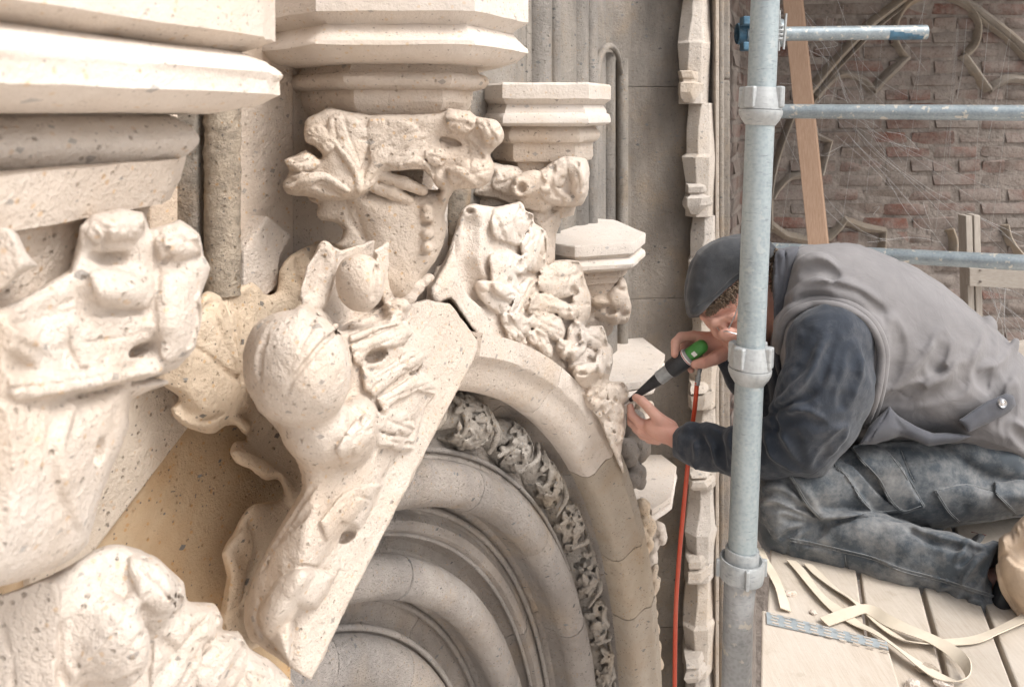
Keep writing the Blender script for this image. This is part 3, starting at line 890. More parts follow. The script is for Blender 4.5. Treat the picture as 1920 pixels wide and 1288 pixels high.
# 5
c5 = console('console slab with its corner just behind the chisel tip', P(1190, 860, 1.9))
pl5 = [(1120, 2.011), (1152, 1.944), (1224, 1.989), (1246, 2.192), (1196, 2.396)]
abacus(c5, pl5, 1.9662, [(716, 0.0), (717, -0.001), (730, 0.0), (733, 0.007)], M['cut'], 'upper_slab', chip=0.0004)
abacus(c5, pl5, 1.9662, [(732, 0.007), (735, 0.0), (742, -0.002), (746, 0.004), (748, 0.016)], M['cut'], 'lip', chip=0.0004)
abacus(c5, pl5, 1.9662, [(747, 0.034), (770, 0.050), (850, 0.075)], M['cream'], 'neck', chip=0.0003)

# 6
c6 = console('lowest small console left of the red hose', P(1220, 1040, 2.0))
pl6 = [(1180, 2.102), (1222, 2.034), (1258, 2.102), (1268, 2.283), (1206, 2.463)]
abacus(c6, pl6, 2.0453, [(951, 0.0), (952, -0.001), (962, 0.0), (965, 0.006)], M['cut'], 'upper_slab', chip=0.0004)
abacus(c6, pl6, 2.0453, [(964, 0.006), (967, 0.0), (974, -0.002), (979, 0.004), (981, 0.016)], M['cut'], 'lip', chip=0.0004)
abacus(c6, pl6, 2.0453, [(980, 0.03), (995, 0.04), (1080, 0.07)], M['cream'], 'neck', chip=0.0003)
# ------------------------------------------------------------------ carving
def plane_w(vol, off):
    """depth, in the units of vol, of the wall plane moved out by off"""
    c = float(N_ @ A_) + off
    def fn(U, V):
        d = c / (N_[0] * (U - 960) / FPX + N_[1])
        return (d - vol.D) * FPX / vol.D
    return fn

def leafy(V, pts, r=2.4, side=True):
    """cut a midrib and the nicks between the lobes of a leaf outline"""
    a = np.asarray(pts, float); c = a.mean(0); u, sv, vt = np.linalg.svd(a - c)
    ax = vt[0]; L = sv[0] / math.sqrt(len(a)) * 1.25
    V.groove([tuple(c - ax * L), tuple(c), tuple(c + ax * L)], r, 0, k=3)
    if side:
        n = len(a)
        for i in range(0, n, 2):
            m = (a[i] + a[(i + 1) % n]) / 2
            V.groove([tuple(m + (m - c) * 0.04), tuple(m + (c - m) * 0.22), tuple(m + (c - m) * 0.46)], r * 1.15, -0.6, k=3)

def hills(q, items):
    """swelling and hollowing of a sheet: (column, row, height towards the viewer, radius, stretch, turn)"""
    H = [(*q([(u, v)])[0], h, r, st, R(tn)) for u, v, h, r, st, tn in items]
    def fn(U, W):
        o = 0.0
        for x, y, h, r, st, tn in H:
            a = (U - x) * math.cos(tn) + (W - y) * math.sin(tn); b = -(U - x) * math.sin(tn) + (W - y) * math.cos(tn)
            o = o - h * np.exp(-((a / (r * st)) ** 2 + (b / r) ** 2))
        return o
    return fn

# ---- the near crocket: leaf sheet at the back
hood = thing('hood_mould', 'near half of the cream hood mould with large carved crockets', 'hood mould', P(600, 1280, 0.85))
V = Vol(285, 680, 435, 1225, -190, 330, 0.95, 4.0)
pw = plane_w(V, -0.135)
ripple = lambda U, W: pw(U, W) + 16 * np.sin((U * 0.55 + W * 0.75) / 33.0) + 10 * np.sin((U - W * 0.4) / 21.0)
leafp = [(292, 700), (292, 640), (350, 590), (372, 560), (390, 546), (420, 553), (470, 528), (497, 553), (517, 546), (524, 507), (545, 478), (580, 460), (607, 452), (660, 480), (640, 600), (600, 900), (560, 1000),
         (490, 1210), (440, 1200), (412, 1160), (428, 1080), (417, 1040), (436, 1005), (452, 968), (478, 944), (518, 939), (537, 918), (526, 896), (500, 898), (478, 888), (468, 872), (446, 868), (432, 848), (440, 828), (462, 824), (455, 800), (430, 796), (404, 812), (372, 808), (342, 794), (322, 766), (346, 742), (318, 722)]
V.slab(leafp, 0, 46, bulge=12, br=26, fn=ripple, g=1.7, e=9, smooth=2)
# rolled masses of the leaf
V.slab([(292, 700), (300, 630), (352, 600), (400, 560), (440, 600), (462, 700), (470, 760), (400, 790), (346, 742)], -26, 60, bulge=26, br=60, fn=pw, g=1.7, k=22, smooth=3)
V.slab([(330, 775), (372, 782), (420, 770), (470, 790), (462, 815), (430, 790), (400, 806), (350, 796)], -26, 40, bulge=14, br=16, fn=pw, g=1.7, k=10, smooth=3)
V.slab([(436, 845), (480, 850), (525, 880), (560, 920), (545, 945), (524, 893), (498, 894), (470, 878), (448, 866)], -30, 40, bulge=12, br=14, fn=pw, g=1.7, k=10, smooth=3)
V.slab([(420, 1035), (440, 1005), (462, 985), (486, 1010), (470, 1080), (445, 1140), (420, 1150), (430, 1080)], -22, 40, bulge=18, br=18, fn=pw, g=1.7, k=12, smooth=3)
V.groove([(420, 560), (436, 610), (446, 660), (458, 712)], 5, 1, k=6)
V.ridge([(405, 585), (428, 640), (448, 700)], 7, 2, k=9)
V.groove([(348, 640), (392, 668), (430, 700), (458, 716)], 5, 1)
V.groove([(556, 486), (562, 530), (578, 585)], 6, 1)
V.ridge([(572, 480), (578, 530), (592, 585)], 10, 3, k=10)
V.groove([(468, 985), (482, 1010), (478, 1040), (462, 1090), (450, 1150)], 5, 1)
V.groove([(330, 772), (375, 790), (425, 776)], 4, 0)
V.pit(520, 918, 18, 20, 26)
V.rough(1.3, 34, 5).rough(0.5, 14, 6)
V.mesh('leaf', M['warm'], hood)

# ---- the near crocket and the flat of the hood
V = Vol(425, 915, 432, 1300, -430, 420, 0.95, 2.8, 3.6)
pw0 = plane_w(V, 0.0)
def pw(U, W):
    U = np.asarray(U, float)
    k = 588.0 - np.clip(W - 900.0, 0, 300) * 0.10
    a = pw0(U, W); b = pw0(k, W) + (k - U) * 0.55
    return smax(a, b, 30.0)
strip = [(742, 575), (800, 563), (842, 571), (872, 606), (894, 640), (893, 658), (880, 690), (840, 762), (740, 958), (660, 1116), (583, 1275), (556, 1258), (468, 1196), (462, 1130), (490, 1060), (545, 960), (600, 880), (650, 780), (690, 690)]
V.slab(strip, 0, 100, fn=pw, g=1.6, e=2.5, k=2)
# body of the leaf flowing down from the ball
stem = [(466, 735), (512, 795), (545, 840), (566, 890), (564, 925), (540, 965), (505, 1025), (478, 1085), (464, 1150), (466, 1186), (500, 1200), (560, 1120), (622, 1020), (690, 940), (742, 850), (790, 760), (800, 690), (790, 640), (740, 600), (660, 620), (520, 640)]
V.slab(stem, -16, 90, bulge=30, br=46, fn=pw, g=1.5, k=8, e=7, smooth=2)
V.ell((658, 812, -150), (48, 70, 56), 18, rot=18)
V.ell((590, 800, -214), (64, 78, 56), 26, rot=-20)
V.ell((556, 690, -270), (99, 108, 100), 7)
# upper leaf with its bud
V.slab([(560, 560), (575, 500), (608, 455), (640, 470), (690, 452), (738, 443), (750, 500), (753, 562), (746, 600), (700, 650), (640, 640)], -18, 60, fn=plane_w(V, -0.03), g=1.6, k=14, e=9, bulge=-16, br=40)
V.slab([(700, 470), (738, 445), (750, 500), (754, 565), (735, 610), (715, 560)], -34, 60, fn=plane_w(V, -0.02), g=1.6, k=12, e=9)
V.ell((676, 530, -104), (45, 56, 46), 9, rot=-12)
V.groove([(700, 470), (706, 510), (700, 560)], 5, 0)
V.ridge([(560, 590), (596, 560), (612, 500), (608, 462)], 13, 4, k=14)
# small knot beyond the leaf
for u, v, r in ((770, 540, 20), (790, 528, 14), (800, 522, 10), (765, 560, 14), (748, 575, 15)):
    V.ell((u, v, pw(np.array(u), 0) - 4), (r * 1.4, r, r), 8, rot=-20)
# leaf relief over the flat, in layers
n1 = lambda pts: ZP(300, 420, 3.681, pts)
n2 = lambda pts: ZP(300, 740, 2.35, pts)
main_leaf = [(640, 610), (690, 590), (745, 556), (774, 572), (760, 600), (773, 622), (748, 652), (796, 664), (790, 690), (762, 702), (812, 714), (816, 740), (796, 762), (788, 790), (781, 817), (776, 842), (754, 849), (728, 838), (709, 842), (703, 868), (719, 908), (704, 927), (690, 966), (674, 991), (655, 986), (638, 1000), (630, 1022), (640, 1063), (628, 1082), (612, 1112), (590, 1140), (566, 1142), (549, 1164), (548, 1240), (440, 1235), (430, 1000), (430, 640), (560, 560)]
V.patch(main_leaf, 30, e=4, k=2, depth=24)
V.ell((655, 806, -158), (40, 58, 46), 22, rot=18)
V.ell((556, 688, -272), (97, 106, 100), 6, rot=-20)
V.ell((578, 712, -286), (70, 82, 84), 20, rot=-30)
V.ell((528, 662, -282), (62, 70, 86), 20, rot=10)
V.patch(n1([(1300, 690), (1420, 640), (1560, 600), (1660, 600), (1700, 640), (1650, 700), (1520, 720), (1400, 790), (1310, 820)]), 10.2, e=3, bulge=12, br=14); leafy(V, n1([(1300, 690), (1420, 640), (1560, 600), (1660, 600), (1700, 640), (1650, 700), (1520, 720), (1400, 790), (1310, 820)]), 2.4)
V.patch(n1([(1310, 830), (1400, 800), (1560, 735), (1700, 705), (1745, 745), (1690, 830), (1580, 850), (1470, 860), (1410, 920), (1400, 980), (1340, 960)]), 11.9, e=3, bulge=12, br=14); leafy(V, n1([(1310, 830), (1400, 800), (1560, 735), (1700, 705), (1745, 745), (1690, 830), (1580, 850), (1470, 860), (1410, 920), (1400, 980), (1340, 960)]), 2.4)
V.pit(*n1([(1500, 905)])[0], 27, 13, 46, rot=-22, k=3)
V.patch(n1([(1395, 985), (1470, 1035), (1600, 960), (1700, 880), (1780, 870), (1825, 910), (1790, 965), (1650, 1060), (1480, 1200), (1410, 1140)]), 13.6, e=3, bulge=15, br=14); leafy(V, n1([(1395, 985), (1470, 1035), (1600, 960), (1700, 880), (1780, 870), (1825, 910), (1790, 965), (1650, 1060), (1480, 1200), (1410, 1140)]), 2.4)
V.patch(n1([(1490, 1200), (1690, 1085), (1770, 1020), (1860, 1050), (1905, 1110), (1900, 1180), (1840, 1165), (1760, 1160), (1640, 1230), (1540, 1300)]), 15.3, e=3, bulge=15, br=14); leafy(V, n1([(1490, 1200), (1690, 1085), (1770, 1020), (1860, 1050), (1905, 1110), (1900, 1180), (1840, 1165), (1760, 1160), (1640, 1230), (1540, 1300)]), 2.4)
V.pit(*n1([(1770, 1010)])[0], 16, 7, 18, rot=-30, k=3)
V.patch(n2([(930, 90), (1000, 55), (1090, 80), (1130, 150), (1100, 180), (1030, 175), (960, 150)]), 13.6, e=3, bulge=10.5, br=12); leafy(V, n2([(930, 90), (1000, 55), (1090, 80), (1130, 150), (1100, 180), (1030, 175), (960, 150)]), 2.4)
V.patch(n2([(950, 165), (1050, 185), (1120, 195), (1115, 240), (1060, 250), (960, 225)]), 8.5, e=3, bulge=7.5, br=10); leafy(V, n2([(950, 165), (1050, 185), (1120, 195), (1115, 240), (1060, 250), (960, 225)]), 2.4)
V.patch(n2([(850, 120), (905, 82), (945, 105), (940, 185), (880, 262), (800, 300), (775, 240)]), 15.3, e=4, bulge=18, br=22); leafy(V, n2([(850, 120), (905, 82), (945, 105), (940, 185), (880, 262), (800, 300), (775, 240)]), 2.4)
V.patch(n2([(700, 560), (770, 470), (860, 405), (985, 395), (955, 445), (930, 500), (880, 585), (840, 570), (800, 560), (740, 640)]), 8.5, e=3, bulge=12, br=18)
V.ridge(n2([(740, 520), (830, 430), (975, 398)]), 4.5, 0, k=3)
V.groove(n2([(800, 480), (880, 450), (940, 470)]), 3, 0, k=3)
V.pit(*n2([(830, 622)])[0], 26, 11, 34, rot=-22, k=3)
V.patch(n2([(430, 960), (470, 880), (520, 812), (600, 766), (720, 770), (775, 800), (742, 870), (690, 940), (612, 935), (580, 1010), (572, 1190), (500, 1105), (446, 1040)]), 17, e=5, bulge=33, br=34)
V.groove(n2([(555, 790), (640, 752), (745, 775)]), 3.5, 0, k=3)
V.groove(n2([(470, 700), (560, 600), (660, 500)]), 5, 0, k=8)
V.groove(n2([(440, 900), (420, 980), (450, 1060), (560, 1180)]), 4, 0, k=5)
# the line over the ball, and its vein
V.groove([(650, 612), (612, 636), (580, 672), (552, 708), (536, 738)], 6.5, 0.0, k=3)
V.ridge([(640, 604), (604, 628), (572, 664), (546, 700)], 5, 3, k=6)
V.groove([(500, 628), (486, 668), (486, 712)], 5, 1, k=8)
V.groove([(598, 588), (580, 620), (560, 660)], 3, 0, k=4)
V.groove([(596, 900), (560, 950), (520, 1015), (490, 1070)], 4, 0.5, k=6)
V.rough(1.3, 36, 15).rough(0.5, 13, 16)
V.mesh('crocket', M['cream'], hood)['label'] = 'smooth carved ball, curling leaves and flat face of the hood'

# ---- the crocket below it, cut by the lower edge of the picture
V = Vol(-60, 590, 1008, 1330, -260, 260, 0.68, 4.6)
pw = plane_w(V, 0.005)
V.slab([(-80, 1135), (0, 1116), (60, 1094), (130, 1062), (175, 1032), (228, 1021), (296, 1048), (340, 1094), (350, 1128), (400, 1132), (418, 1162), (414, 1182), (446, 1184), (468, 1214), (548, 1268), (600, 1304), (620, 1345), (-80, 1345)], 0, 150, bulge=46, br=80, fn=pw, g=1.6, e=14, k=4, smooth=2)
V.ell((196, 1204, float(pw(np.array(196.), 0)) - 46), (84, 96, 62), 26, rot=-24)
V.ell((250, 1110, float(pw(np.array(250.), 0)) - 30), (84, 74, 44), 30, rot=20)
V.ridge([(120, 1290), (235, 1150), (280, 1085)], 12, 4, k=14)
V.groove([(150, 1270), (222, 1180), (262, 1110)], 5, 0)
V.groove([(0, 1150), (14, 1200), (28, 1240), (22, 1300)], 9, 1)
V.groove([(112, 1170), (108, 1230), (124, 1290)], 10, 0, k=12)
V.groove([(150, 1292), (210, 1290), (262, 1262)], 9, 0, k=10)
V.groove([(210, 1270), (262, 1190), (300, 1120)], 4, 0, k=5)
V.groove([(412, 1150), (384, 1172), (360, 1184)], 6, 0)
V.ridge([(405, 1185), (372, 1205), (366, 1240), (340, 1285)], 9, 2)
V.groove([(395, 1195), (384, 1225), (372, 1262)], 8, 2)
V.ridge([(440, 1195), (420, 1240), (400, 1290)], 13, 4)
V.groove([(462, 1216), (440, 1250), (425, 1290)], 6, 1)
V.groove([(300, 1200), (330, 1230), (300, 1280)], 9, 3, k=14)
for pts in ([(30, 1122), (108, 1084), (110, 1180), (100, 1292), (34, 1292)], [(240, 1040), (300, 1056), (340, 1100), (342, 1140), (290, 1150), (250, 1100)], [(300, 1164), (400, 1140), (412, 1175), (370, 1220), (330, 1292), (280, 1292), (290, 1220)], [(382, 1222), (440, 1192), (465, 1222), (440, 1292), (372, 1292)], [(470, 1236), (540, 1272), (570, 1300), (470, 1300)]):
    V.patch(pts, 6, e=5, k=4, bulge=12, br=24, depth=24, smooth=2); leafy(V, pts, 3.6)
V.rough(1.6, 44, 25).rough(0.6, 17, 26)
V.mesh('crocket', M['cream'], hood)['label'] = 'large rounded leaf at the lower left corner'

# ---- foliage and bell of the nearest console
V = Vol(-60, 402, 378, 1125, -260, 330, 0.56, 4.6)
lin = lambda a, b: (lambda U, W: ((a + U / 390.0 * (b - a)) - V.D) * FPX / V.D)
f1 = lin(0.465, 0.635)
V.slab([(-90, 720), (150, 735), (230, 712), (318, 716), (246, 748), (240, 800), (212, 870), (188, 930), (168, 1000), (150, 1032), (100, 1066), (0, 1098), (-90, 1118)], 60, 200, bulge=90, br=150, fn=f1, g=1.5, e=16, k=6, smooth=2)
V.ridge([(135, 752), (106, 830), (116, 910), (150, 990)], 14, 6, k=16)
V.pit(188, 846, 15, 26, 22, rot=18, k=7)
V.slab([(-90, 425), (15, 428), (32, 440), (46, 470), (72, 498), (44, 512), (8, 540), (-90, 566)], -10, 90, bulge=34, br=50, fn=f1, g=1.5, e=12)
main = [(150, 424), (172, 402), (228, 393), (268, 400), (279, 432), (336, 412), (374, 440), (381, 478), (394, 502), (376, 556), (379, 600), (364, 652), (330, 690), (288, 706), (228, 722), (150, 737), (92, 764), (30, 763), (-90, 762), (-90, 590), (0, 578), (50, 556), (92, 530), (132, 508), (146, 466)]
idq = lambda pts: pts
h1 = hills(idq, [(330, 600, 44, 46, 1.6, 90), (228, 548, 50, 32, 1.7, -6), (222, 428, 26, 32, 1.5, 0), (338, 450, 18, 34, 1.2, -20), (368, 512, 16, 22, 1.4, 80), (70, 592, -46, 48, 1.3, -20), (120, 650, -20, 40, 1.3, 30), (20, 636, 26, 24, 3.0, 24), (150, 716, 24, 24, 3.6, -8), (300, 684, 18, 20, 2.0, -30), (205, 486, -30, 14, 2.2, 4), (262, 655, -22, 16, 2.0, -24), (44, 690, -22, 16, 2.2, 30), (150, 560, -22, 30, 1.5, 60), (288, 500, -18, 14, 2.5, 80), (300, 560, -12, 12, 3.0, 90)])
V.slab(main, 22, 170, bulge=34, br=38, fn=lambda U, W: f1(U, W) + h1(U, W), g=1.7, e=7, k=6)
V.patch([(165, 515), (180, 503), (240, 510), (286, 518), (290, 556), (276, 578), (230, 576), (180, 562)], 10, e=4, k=3, bulge=10, br=14, depth=20)
V.patch([(158, 440), (176, 404), (228, 395), (268, 402), (276, 430), (258, 452), (220, 448), (180, 464)], 8, e=4, k=3, bulge=10, br=16, depth=20)
V.patch([(300, 520), (335, 508), (368, 525), (378, 570), (376, 620), (358, 656), (325, 680), (298, 668), (288, 600)], 8, e=5, k=4, bulge=18, br=34, depth=20, smooth=2)
V.patch([(290, 446), (336, 416), (372, 440), (379, 476), (340, 488), (302, 492)], 7, e=4, k=3, bulge=8, br=14, depth=20)
V.patch([(-40, 440), (20, 434), (36, 452), (68, 498), (40, 510), (0, 520), (-40, 530)], 6, e=4, k=3, bulge=8, br=16, depth=20)
for pts in ([(-20, 604), (50, 566), (130, 532), (150, 590), (120, 650), (40, 640)], [(130, 602), (200, 592), (280, 592), (285, 646), (230, 690), (150, 690)], [(10, 706), (120, 692), (230, 692), (290, 692), (230, 716), (110, 740), (30, 754)], [(180, 405), (262, 402), (272, 432), (240, 450), (190, 450)], [(300, 430), (340, 418), (372, 442), (376, 474), (320, 480)]):
    V.patch(pts, 5, e=5, k=4, bulge=10, br=22, depth=24, smooth=2); leafy(V, pts, 3.4)
V.groove([(172, 480), (200, 486), (236, 484)], 9, 2, k=10); V.pit(262, 656, 36, 12, 46, rot=-24, k=5)
V.pit(312, 488, 18, 7, 18, rot=-30, k=3)
V.groove([(172, 568), (200, 582), (240, 586), (284, 580)], 6, 0, k=5)
V.groove([(283, 432), (288, 470), (300, 510)], 5, 0, k=4)
V.groove([(340, 492), (362, 486), (382, 480)], 4, 0, k=3)
V.groove([(300, 530), (292, 590), (296, 640)], 4, 0, k=5)
V.ridge([(-20, 612), (40, 630), (100, 668)], 8, 2, k=10)
V.ridge([(60, 742), (140, 726), (230, 706), (300, 692)], 8, 2, k=8)
V.groove([(110, 746), (180, 728), (260, 712)], 3.5, 0, k=4)
V.groove([(178, 408), (200, 440), (196, 470)], 5, 0, k=6)
V.rough(1.8, 46, 35).rough(0.7, 18, 36)
V.mesh('leaf_carving', M['cream'], c1)

# ---- foliage of the second console
q = lambda pts: ZP(500, 180, 3.389, pts)
V = Vol(520, 955, 192, 560, -150, 190, 0.97, 2.6)
bell = q([(480, 600), (1100, 600), (1125, 760), (1135, 880), (1075, 1040), (990, 1150), (900, 1300), (600, 1300), (620, 920), (520, 720)])
V.slab(bell, 52, 120, bulge=44, br=60, e=10, smooth=2)
V.slab(q([(270, 655), (330, 690), (318, 740), (345, 790), (430, 800), (495, 850), (470, 925), (440, 945), (520, 1000), (650, 1000), (600, 800), (540, 640)]), 44, 80, bulge=16, br=20, e=7, smooth=2)
top = q([(260, 150), (240, 210), (246, 292), (300, 318), (352, 372), (330, 400), (250, 345), (190, 380), (108, 412), (152, 478), (104, 560), (128, 618), (200, 636), (270, 640), (400, 662), (540, 650), (620, 620), (700, 560), (740, 492), (830, 480), (1000, 470), (1060, 560), (1112, 602), (1092, 640), (1125, 690), (1190, 602), (1250, 590), (1350, 582), (1420, 540), (1446, 440), (1420, 372), (1490, 300), (1503, 240), (1480, 178), (1440, 148), (1330, 133), (1290, 100), (1150, 80), (1095, 112), (650, 122), (420, 80), (350, 100)])
h2 = hills(q, [(190, 470, 12, 26, 1.2, -20), (330, 560, 12, 16, 2.6, -8), (440, 400, 12, 30, 1.4, 60), (720, 270, -9, 34, 1.6, -20), (590, 600, 14, 22, 1.2, 0), (620, 420, -6, 14, 2.0, 75), (880, 420, 10, 16, 1.8, -25), (1090, 520, 10, 16, 1.4, 40), (1170, 130, 10, 18, 1.5, 0), (1430, 230, 18, 24, 1.3, 30), (1300, 470, 15, 26, 1.4, 20), (1170, 300, -16, 13, 2.0, 18), (1340, 300, -8, 12, 1.8, 60), (1060, 390, 9, 14, 1.2, 0)])
V.slab(top, 8, 95, bulge=18, br=16, e=6, smooth=2, fn=h2, g=1.3)
def b2(u, v, ru, rv, d, rot=0, k=9, off=0):
    x, y = q([(u, v)])[0]; V.bump(x, y, ru / 3.389, rv / 3.389, d / 3.389, rot, k, off)
def p2(u, v, ru, rv, d, rot=0, k=5):
    x, y = q([(u, v)])[0]; V.pit(x, y, ru / 3.389, rv / 3.389, d / 3.389, rot, k)
p2(1170, 292, 76, 20, 36, 18); p2(1362, 168, 30, 18, 34)
p2(312, 352, 50, 17, 60, 25); p2(1428, 290, 20, 60, 30, 25)
for pts, l, b_ in (([(420, 120), (560, 130), (640, 220), (640, 330), (600, 470), (560, 470), (470, 330), (410, 230)], 2, 7), ([(650, 140), (850, 140), (960, 200), (960, 260), (860, 310), (740, 390), (660, 440), (650, 300)], 2, 7), ([(760, 430), (900, 330), (1000, 280), (1020, 350), (990, 440), (860, 460)], 2, 6),
                    ([(1140, 95), (1280, 105), (1330, 160), (1290, 240), (1200, 240), (1140, 190)], 5, 7), ([(1335, 140), (1440, 152), (1484, 186), (1500, 245), (1450, 330), (1390, 300), (1350, 210)], 6, 9), ([(1150, 470), (1250, 400), (1380, 400), (1440, 450), (1415, 535), (1350, 575), (1250, 585), (1170, 560)], 5, 9),
                    ([(250, 215), (340, 180), (410, 250), (430, 340), (360, 372), (300, 316), (248, 290)], 4, 6), ([(112, 412), (190, 385), (260, 360), (340, 410), (300, 470), (160, 480)], 5, 7), ([(110, 560), (160, 500), (300, 490), (450, 540), (530, 610), (400, 655), (270, 636), (130, 615)], 4, 7), ([(830, 476), (870, 420), (960, 390), (1040, 440), (1060, 550), (1000, 468)], 5, 6), ([(1010, 350), (1100, 330), (1150, 390), (1110, 450), (1030, 430)], 6, 5)):
    V.patch(q(pts), l + 3, e=3, k=2, bulge=b_, br=14, depth=14, smooth=2)
    leafy(V, q(pts), 2.2)
V.ridge(q([(1000, 250), (870, 310), (740, 400), (660, 490), (615, 610)]), 8, 0, k=5)
V.ridge(q([(410, 150), (420, 260), (500, 370), (570, 490), (588, 610)]), 8, 0, k=5)
V.ridge(q([(130, 585), (220, 548), (340, 512), (440, 556), (520, 605)]), 7, -1, k=5)
V.ridge(q([(1145, 470), (1240, 486), (1350, 580)]), 7, 0, k=4)
V.ridge(q([(1290, 260), (1370, 340), (1400, 420)]), 6, 0, k=4)
V.groove(q([(430, 150), (445, 270), (530, 380), (600, 500)]), 3, 0, k=3)
V.groove(q([(300, 560), (380, 600), (480, 640)]), 4, 0, k=4)
# the dark mouth under the leaf, with its two rolls
V.ell((*q([(960, 530)])[0], 40), (34, 15, 54), 5, rot=14, sub=True)
V.tube([(*q([(730, 512)])[0], 8), (*q([(870, 552)])[0], 6), (*q([(990, 600)])[0], 12)], [11, 13, 11], 3)
V.tube([(*q([(690, 580)])[0], 14), (*q([(800, 615)])[0], 12), (*q([(905, 668)])[0], 18)], [12, 13, 10], 3)
for v in (720, 770, 880, 960):
    b2(1020, v, 44, 40, 60, 20, 5)
p2(1015, 815, 40, 16, 40); p2(1010, 1000, 40, 16, 30)
V.groove(q([(500, 670), (530, 780), (590, 860), (620, 910)]), 4, 0)
V.groove(q([(1170, 200), (1240, 260), (1290, 360), (1290, 460)]), 3, 0, k=3)
V.groove(q([(250, 600), (330, 545), (430, 590)]), 2.6, 0, k=3)
V.rough(0.9, 30, 45).rough(0.45, 12, 46)
V.mesh('leaf_carving', M['cream'], c2)

# ---- third console
q8 = lambda pts: ZP(840, 0, 3.22, pts)
q4 = lambda pts: ZP(780, 360, 3.789, pts)
V = Vol(862, 1112, 284, 600, -110, 140, 1.535, 2.6)
V.slab(q4([(840, 150), (1030, 130), (995, 300), (985, 430), (960, 700), (840, 800), (800, 300)]), 50, 80, bulge=40, br=36, e=6, smooth=2)
top = q8([(250, 985), (330, 1000), (420, 1012), (470, 1050), (560, 1024), (640, 980), (700, 940), (832, 962), (850, 1080), (836, 1180), (800, 1238), (720, 1250), (640, 1244), (600, 1286), (560, 1290), (520, 1262), (440, 1256), (300, 1210), (150, 1180), (180, 1120), (250, 1060)])
V.slab(top, 10, 90, bulge=24, br=26, e=6, smooth=2, fn=lambda U, W: 8 * np.sin((U + W) / 17.0))
V.slab(q8([(60, 1230), (200, 1160), (320, 1200), (470, 1260), (600, 1280), (540, 1330), (350, 1290), (60, 1400)]), 26, 60, bulge=10, br=14, e=5, smooth=2)
x, y = q8([(520, 1110)])[0]; V.bump(x, y, 40, 26, 22, 0, 8)
x, y = q8([(790, 1090)])[0]; V.bump(x, y, 16, 36, 20, 8, 6)
x, y = q8([(440, 1135)])[0]; V.bump(x, y, 17, 17, 10); V.pit(x, y, 11, 11, 20)
for pts in ([(560, 1030), (690, 950), (720, 1040), (690, 1130), (600, 1110)], [(720, 960), (830, 975), (845, 1080), (830, 1170), (770, 1200), (740, 1080)], [(560, 1130), (690, 1140), (760, 1220), (650, 1240), (570, 1210)], [(270, 1080), (380, 1030), (430, 1070), (390, 1170), (280, 1150)]):
    V.patch(q8(pts), 4, e=3, k=2, bulge=6, br=10, depth=14, smooth=2); leafy(V, q8(pts), 2.0)
V.ridge(q8([(180, 1175), (300, 1190), (430, 1240), (560, 1265)]), 4, 0, k=3)
V.ridge(q8([(740, 970), (800, 1050), (805, 1160), (780, 1220)]), 4, 0, k=3)
V.groove(q8([(640, 1000), (620, 1090), (650, 1180)]), 5, 0)
V.rough(1.0, 24, 55).rough(0.7, 10, 56)
V.mesh('leaf_carving', M['cream'], c3)

# ---- the row of crockets climbing the far half of the hood
farhood = thing('crocket_row', 'row of small leafy crockets running down the far side of the hood', 'crockets', P(1100, 900, 1.7))
V = Vol(796, 1186, 372, 905, -430, 640, 1.5, 2.9, 4.2)
pw = lambda u, off: float((wall_d(u, off) - V.D) * FPX / V.D)
def sheet(pts, off, th, bulge, br, k=8, e=6, col=0):
    pf = plane_w(V, off); V.slab(pts, 0, th, bulge=bulge, br=br, fn=pf, g=1.8, k=k, e=e, smooth=2)
def leafs(q, items):
    for pts, off, bul in items:
        a = np.asarray(pts, float); sz = min(np.ptp(a[:, 0]), np.ptp(a[:, 1])) / 3.789
        V.patch(q(pts), 15, e=4, k=2, smooth=3, depth=30, bulge=bul * 1.4, br=max(sz * 0.45, 8))
        leafy(V, q(pts), 2.3)
q5 = lambda pts: ZP(880, 620, 3.7875, pts)
casc = [(808, 566), (806, 540), (834, 490), (852, 440), (866, 396), (890, 383), (928, 390), (975, 380), (985, 396), (999, 402), (1001, 420), (1022, 433), (1027, 466), (1023, 500), (1040, 490), (1086, 490), (1094, 520), (1107, 556), (1106, 592), (1096, 614), (1130, 611), (1139, 642), (1148, 656), (1146, 692), (1140, 716), (1168, 716), (1178, 736), (1172, 760), (1173, 800), (1166, 830), (1164, 856), (1170, 885), (1150, 900), (1100, 800), (1000, 700), (900, 650), (840, 600)]
def casc_w(U, W):
    t = np.clip((U - 1000) / 165.0, 0, 1); off = -0.055 + 0.072 * t * t * (3 - 2 * t)
    d = (float(N_ @ A_) + off) / (N_[0] * (U - 960) / FPX + N_[1])
    return (d - V.D) * FPX / V.D
V.slab(casc, 0, 200, fn=casc_w, g=1.8, bulge=24, br=30, e=12, k=4, smooth=2)
V.groove(q4([(400, 190), (380, 330), (360, 480), (400, 620), (480, 740)]), 18, 6, k=24)
V.ridge(q4([(330, 180), (312, 300), (290, 420)]), 5, 0, k=5)
